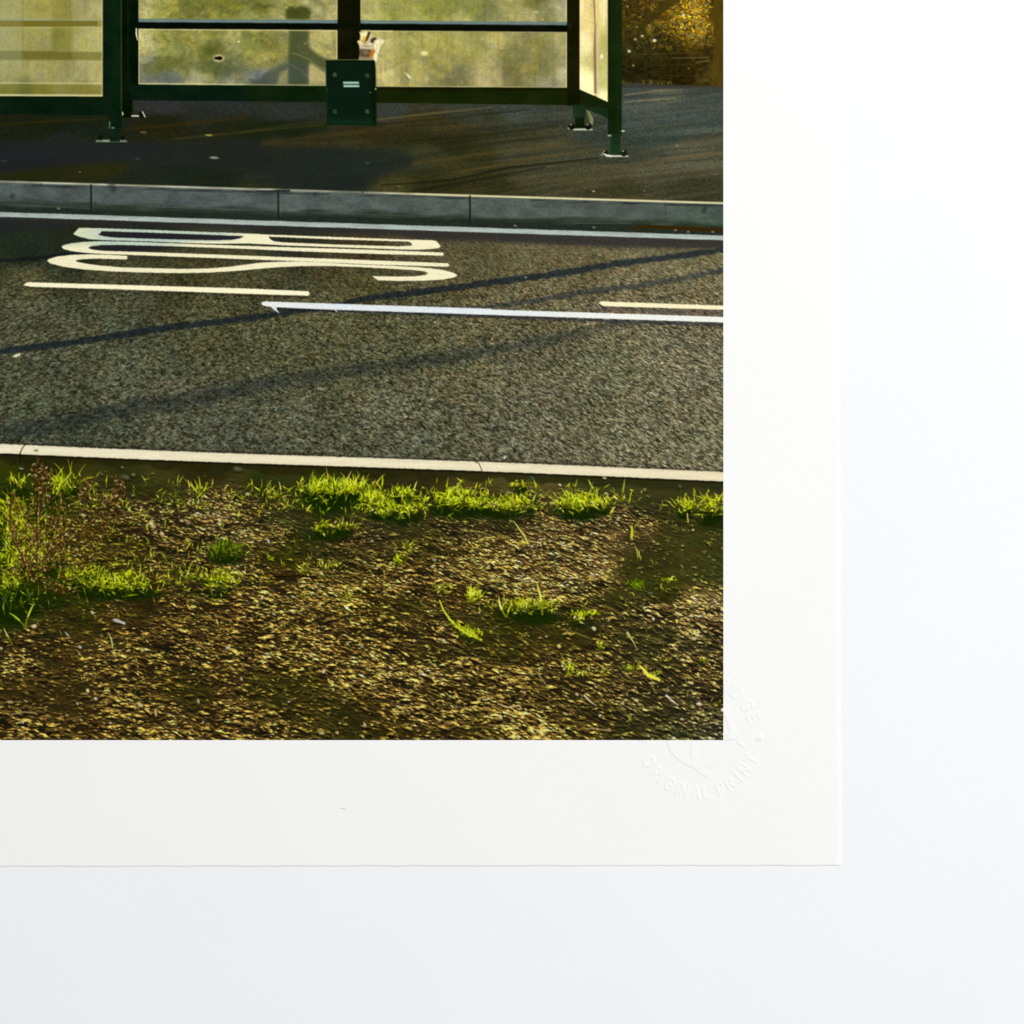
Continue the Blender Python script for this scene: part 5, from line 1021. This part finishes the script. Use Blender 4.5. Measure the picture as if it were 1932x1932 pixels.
# fine field round the blind stamp (outside the picture), the raised pieces cut out as their own parts
FX0, FX1, FY0, FY1 = 1500.0, 1900.0, 1600.0, 1990.0
def field_block(x0, x1, y0, y1, st=1.25):
    a = np.linspace(x0, x1, int(round((x1 - x0) / st)) + 1).astype(np.float32); b_ = np.linspace(y0, y1, int(round((y1 - y0) / st)) + 1).astype(np.float32)
    X, Y = np.meshgrid(a, b_); h, idn = relief(X, Y)
    edge = np.minimum.reduce([X - x0 if x0 < PW - 1 else np.full_like(X, 99), x1 - X, Y - y0 if y0 < PH - 1 else np.full_like(X, 99), y1 - Y])
    h = h * np.clip(edge / 4, 0, 1)
    _, idc = relief(.5 * (X[:-1, :-1] + X[1:, 1:]), .5 * (Y[:-1, :-1] + Y[1:, 1:]))
    return X, Y, THICK + h, idc
blocks = [field_block(PW, FX1, FY0, PH), field_block(FX0, FX1, PH, FY1)]
SV, SF, fine = [], [], []
def addq(V, F):
    off = sum(len(v) for v in SV); SV.append(np.asarray(V, np.float32)); SF.append(np.asarray(F, np.int32) + off)
stamp = {k: [] for k in range(6)}
for (X, Y, Z, idc) in blocks:
    ring = np.hypot(.5 * (X[:-1, :-1] + X[1:, 1:]) - EMB_C[0], .5 * (Y[:-1, :-1] + Y[1:, 1:]) - EMB_C[1]) < 166
    NN = grid_normals(X, Y, Z); V, F, nn = sub(X, Y, Z, (~ring), NN); fine.append((V, F, nn))
    for k in range(6):
        m = (idc == k) & ring
        if m.any(): stamp[k].append(sub(X, Y, Z, m, NN))
def flatquad(x0, y0, x1, y1, n=1):
    xs = np.linspace(x0, x1, n + 1)
    for a, c in zip(xs[:-1], xs[1:]):
        addq([(wx(a), wy(y1), THICK * U), (wx(c), wy(y1), THICK * U), (wx(c), wy(y0), THICK * U), (wx(a), wy(y0), THICK * U)], [(0, 1, 2, 3)])
EDGE = 12.0
RX = 2028.0; BY = 2100.0
flatquad(PW, -300, RX, FY0); flatquad(FX1, FY0, RX, FY1); flatquad(FX0, FY1, RX, BY); flatquad(-300, PH, FX0, BY); flatquad(-300, -300, PW, -6); flatquad(-300, -6, -6, PH)
# cut edges: the rim runs slightly uneven and is rounded, then drops to the table
def strip(rows):
    n = len(rows[0]); V = np.concatenate([np.asarray(r, np.float32) for r in rows]); F = []
    for r in range(len(rows) - 1):
        for i in range(n - 1): F.append((r * n + i, (r + 1) * n + i, (r + 1) * n + i + 1, r * n + i + 1))
    addq(V, F)
ys = np.linspace(-300, BY, 240); re = right_edge(ys)
xb = np.linspace(-300, RX, 260); be = bottom_edge(xb); bc = float(be[-1]); rc = float(re[-1])
prof = [(None, 0), (-5.0, 0), (-2.5, -.03), (0, -.12), (3, -.4), (6.2, -.8), (9.2, -1.25), (10.4, -THICK - .3)]
bprof = [(None, 0), (-3.0, 0), (-1.8, -.05), (-.8, -.25), (0, -.7), (.8, -1.3), (1.6, -2.0), (2.4, -THICK - .3)]
rr, br = [], []
for (d, z), (e, ze) in zip(prof, bprof):
    ye = BY if e is None else bc + e; xe = RX if d is None else rc + d
    yy = -300 + (ys + 300) * (ye + 300) / (BY + 300); xx = -300 + (xb + 300) * (xe + 300) / (RX + 300)
    rr.append([(wx(RX if d is None else x + d), wy(y), (THICK + z) * U) for x, y in zip(re, yy)][::-1])
    br.append([(wx(x), wy(BY if e is None else y + e), (THICK + z) * U) for x, y in zip(xx, be)])
    br[-1][-1] = rr[-1][0]
strip(rr); strip(br)
V = np.concatenate(SV); F = np.concatenate(SF)
tmp = set_mesh('tmp', V, F); tn = np.zeros(len(V) * 3, np.float32); tmp.vertices.foreach_get('normal', tn); bpy.data.meshes.remove(tmp)
VL, FL, NL = [V], [F], [tn.reshape(-1, 3)]
for v, f_, n_ in fine: FL.append(f_ + sum(len(q) for q in VL)); VL.append(v); NL.append(n_)
link('paper_sheet', set_mesh('paper_sheet', np.concatenate(VL), np.concatenate(FL), nrm=np.concatenate(NL)), M_PAPER, PRINT, label='smooth white paper with wide blank margins')
def merged(lst):
    VV, FF, NN_, off = [], [], [], 0
    for v, f, n_ in lst: VV.append(v); FF.append(f + off); NN_.append(n_); off += len(v)
    return np.concatenate(VV), np.concatenate(FF), np.concatenate(NN_)
V, F, n_ = merged(stamp[0])
ST = link('blind_stamp', set_mesh('blind_stamp', V, F, nrm=n_), M_PAPER, PRINT, label='round inkless embossed stamp over the lower right corner of the picture')
for k, nm, lab in ((1, 'embossed_lettering', 'raised letters RIDGE on the upper arc'), (2, 'embossed_lettering', 'raised letters ORIGINAL PRINT on the lower arc'), (3, 'embossed_dot', 'raised round dot at the right of the ring'), (5, 'embossed_dot', 'raised dot cut by the lower edge of the picture'), (4, 'embossed_emblem', 'raised leaf-like emblem inside the ring')):
    if stamp[k]:
        V, F, n_ = merged(stamp[k]); link(nm, set_mesh(nm, V, F, nrm=n_), M_PAPER, ST, label=lab)

# specks of dust on the sheet and the table
def speck(x, y, L, w, ang, z, parent, nm, **pr):
    V = []; n = 7
    for i in range(n):
        t = i / (n - 1) * 2 - 1; ww = w * (1 - t * t) ** .5 + .15
        px = x + t * L * math.cos(ang); py = y + t * L * math.sin(ang) + 1.2 * math.sin(t * 3)
        for s in (-1, 1): V.append((wx(px - s * ww * math.sin(ang)), wy(py + s * ww * math.cos(ang)), (z + .5 * (s > 0) + .5) * U))
    F = np.array([(2 * i, 2 * i + 1, 2 * i + 3, 2 * i + 2) for i in range(n - 1)])
    return link(nm, set_mesh(nm, np.array(V), F, smooth=False), M_DUST, parent, **pr)
M_DUST, nt_, b_ = nodes('grey_dust'); nzz = nt_.nodes.new('ShaderNodeTexNoise'); nzz.inputs['Scale'].default_value = 3000; rr = nt_.nodes.new('ShaderNodeValToRGB')
rr.color_ramp.elements[0].color = (.5, .5, .5, 1); rr.color_ramp.elements[1].color = (.7, .7, .7, 1); nt_.links.new(nzz.outputs['Fac'], rr.inputs['Fac']); nt_.links.new(rr.outputs['Color'], b_.inputs['Base Color'])
speck(839, 1974, 7, .7, .05, THICK, None, 'dust_fibre', label='tiny grey fibre on the blank margin below the picture', category='dust')

# ---- table ----
# one broad sheet of points, a little finer where it is seen
tv = np.array([(-1.6, -1.6, 0), (1.6, -1.6, 0), (1.6, 1.6, 0), (-1.6, 1.6, 0)], np.float32)
link('table_surface', set_mesh('table_surface', tv, np.array([(0, 1, 2, 3)]), smooth=False), M_TABLE, kind='structure', label='plain white surface the sheet lies on')

# ---- camera ----
cam = bpy.data.cameras.new('camera'); co = bpy.data.objects.new('camera', cam); bpy.context.scene.collection.objects.link(co)
HGT = .70
co.location = (0, 0, HGT); cam.sensor_width = 36; cam.lens = 36 * (HGT - THICK * U) / (2500 * U); cam.clip_start = .01; cam.clip_end = 50
bpy.context.scene.camera = co

# ---- light: soft daylight of the room and one large window-like lamp from the upper right ----
w = bpy.data.worlds.new('World'); bpy.context.scene.world = w; w.use_nodes = True
w.node_tree.nodes['Background'].inputs['Color'].default_value = (.97, .985, 1, 1); w.node_tree.nodes['Background'].inputs['Strength'].default_value = W_STR
ld = bpy.data.lights.new('window_light', 'AREA'); ld.shape = 'RECTANGLE'; ld.size = .5; ld.size_y = .5; ld.energy = L_EN; ld.color = (1, .995, .985)
lo = bpy.data.objects.new('window_light', ld); bpy.context.scene.collection.objects.link(lo); lo.location = L_POS
from mathutils import Vector
lo.rotation_euler = (Vector((.02, .02, 0)) - Vector(L_POS)).to_track_quat('-Z', 'Y').to_euler()
sc = bpy.context.scene
sc.view_settings.view_transform = 'Standard'; sc.view_settings.look = 'None'; sc.view_settings.exposure = 0; sc.view_settings.gamma = 1
sc.render.engine = 'CYCLES'; sc.cycles.max_bounces = 3; sc.cycles.diffuse_bounces = 2; sc.render.filter_size = 1.2 if hasattr(sc.render, 'filter_size') else 1.5
sc.cycles.use_denoising = False
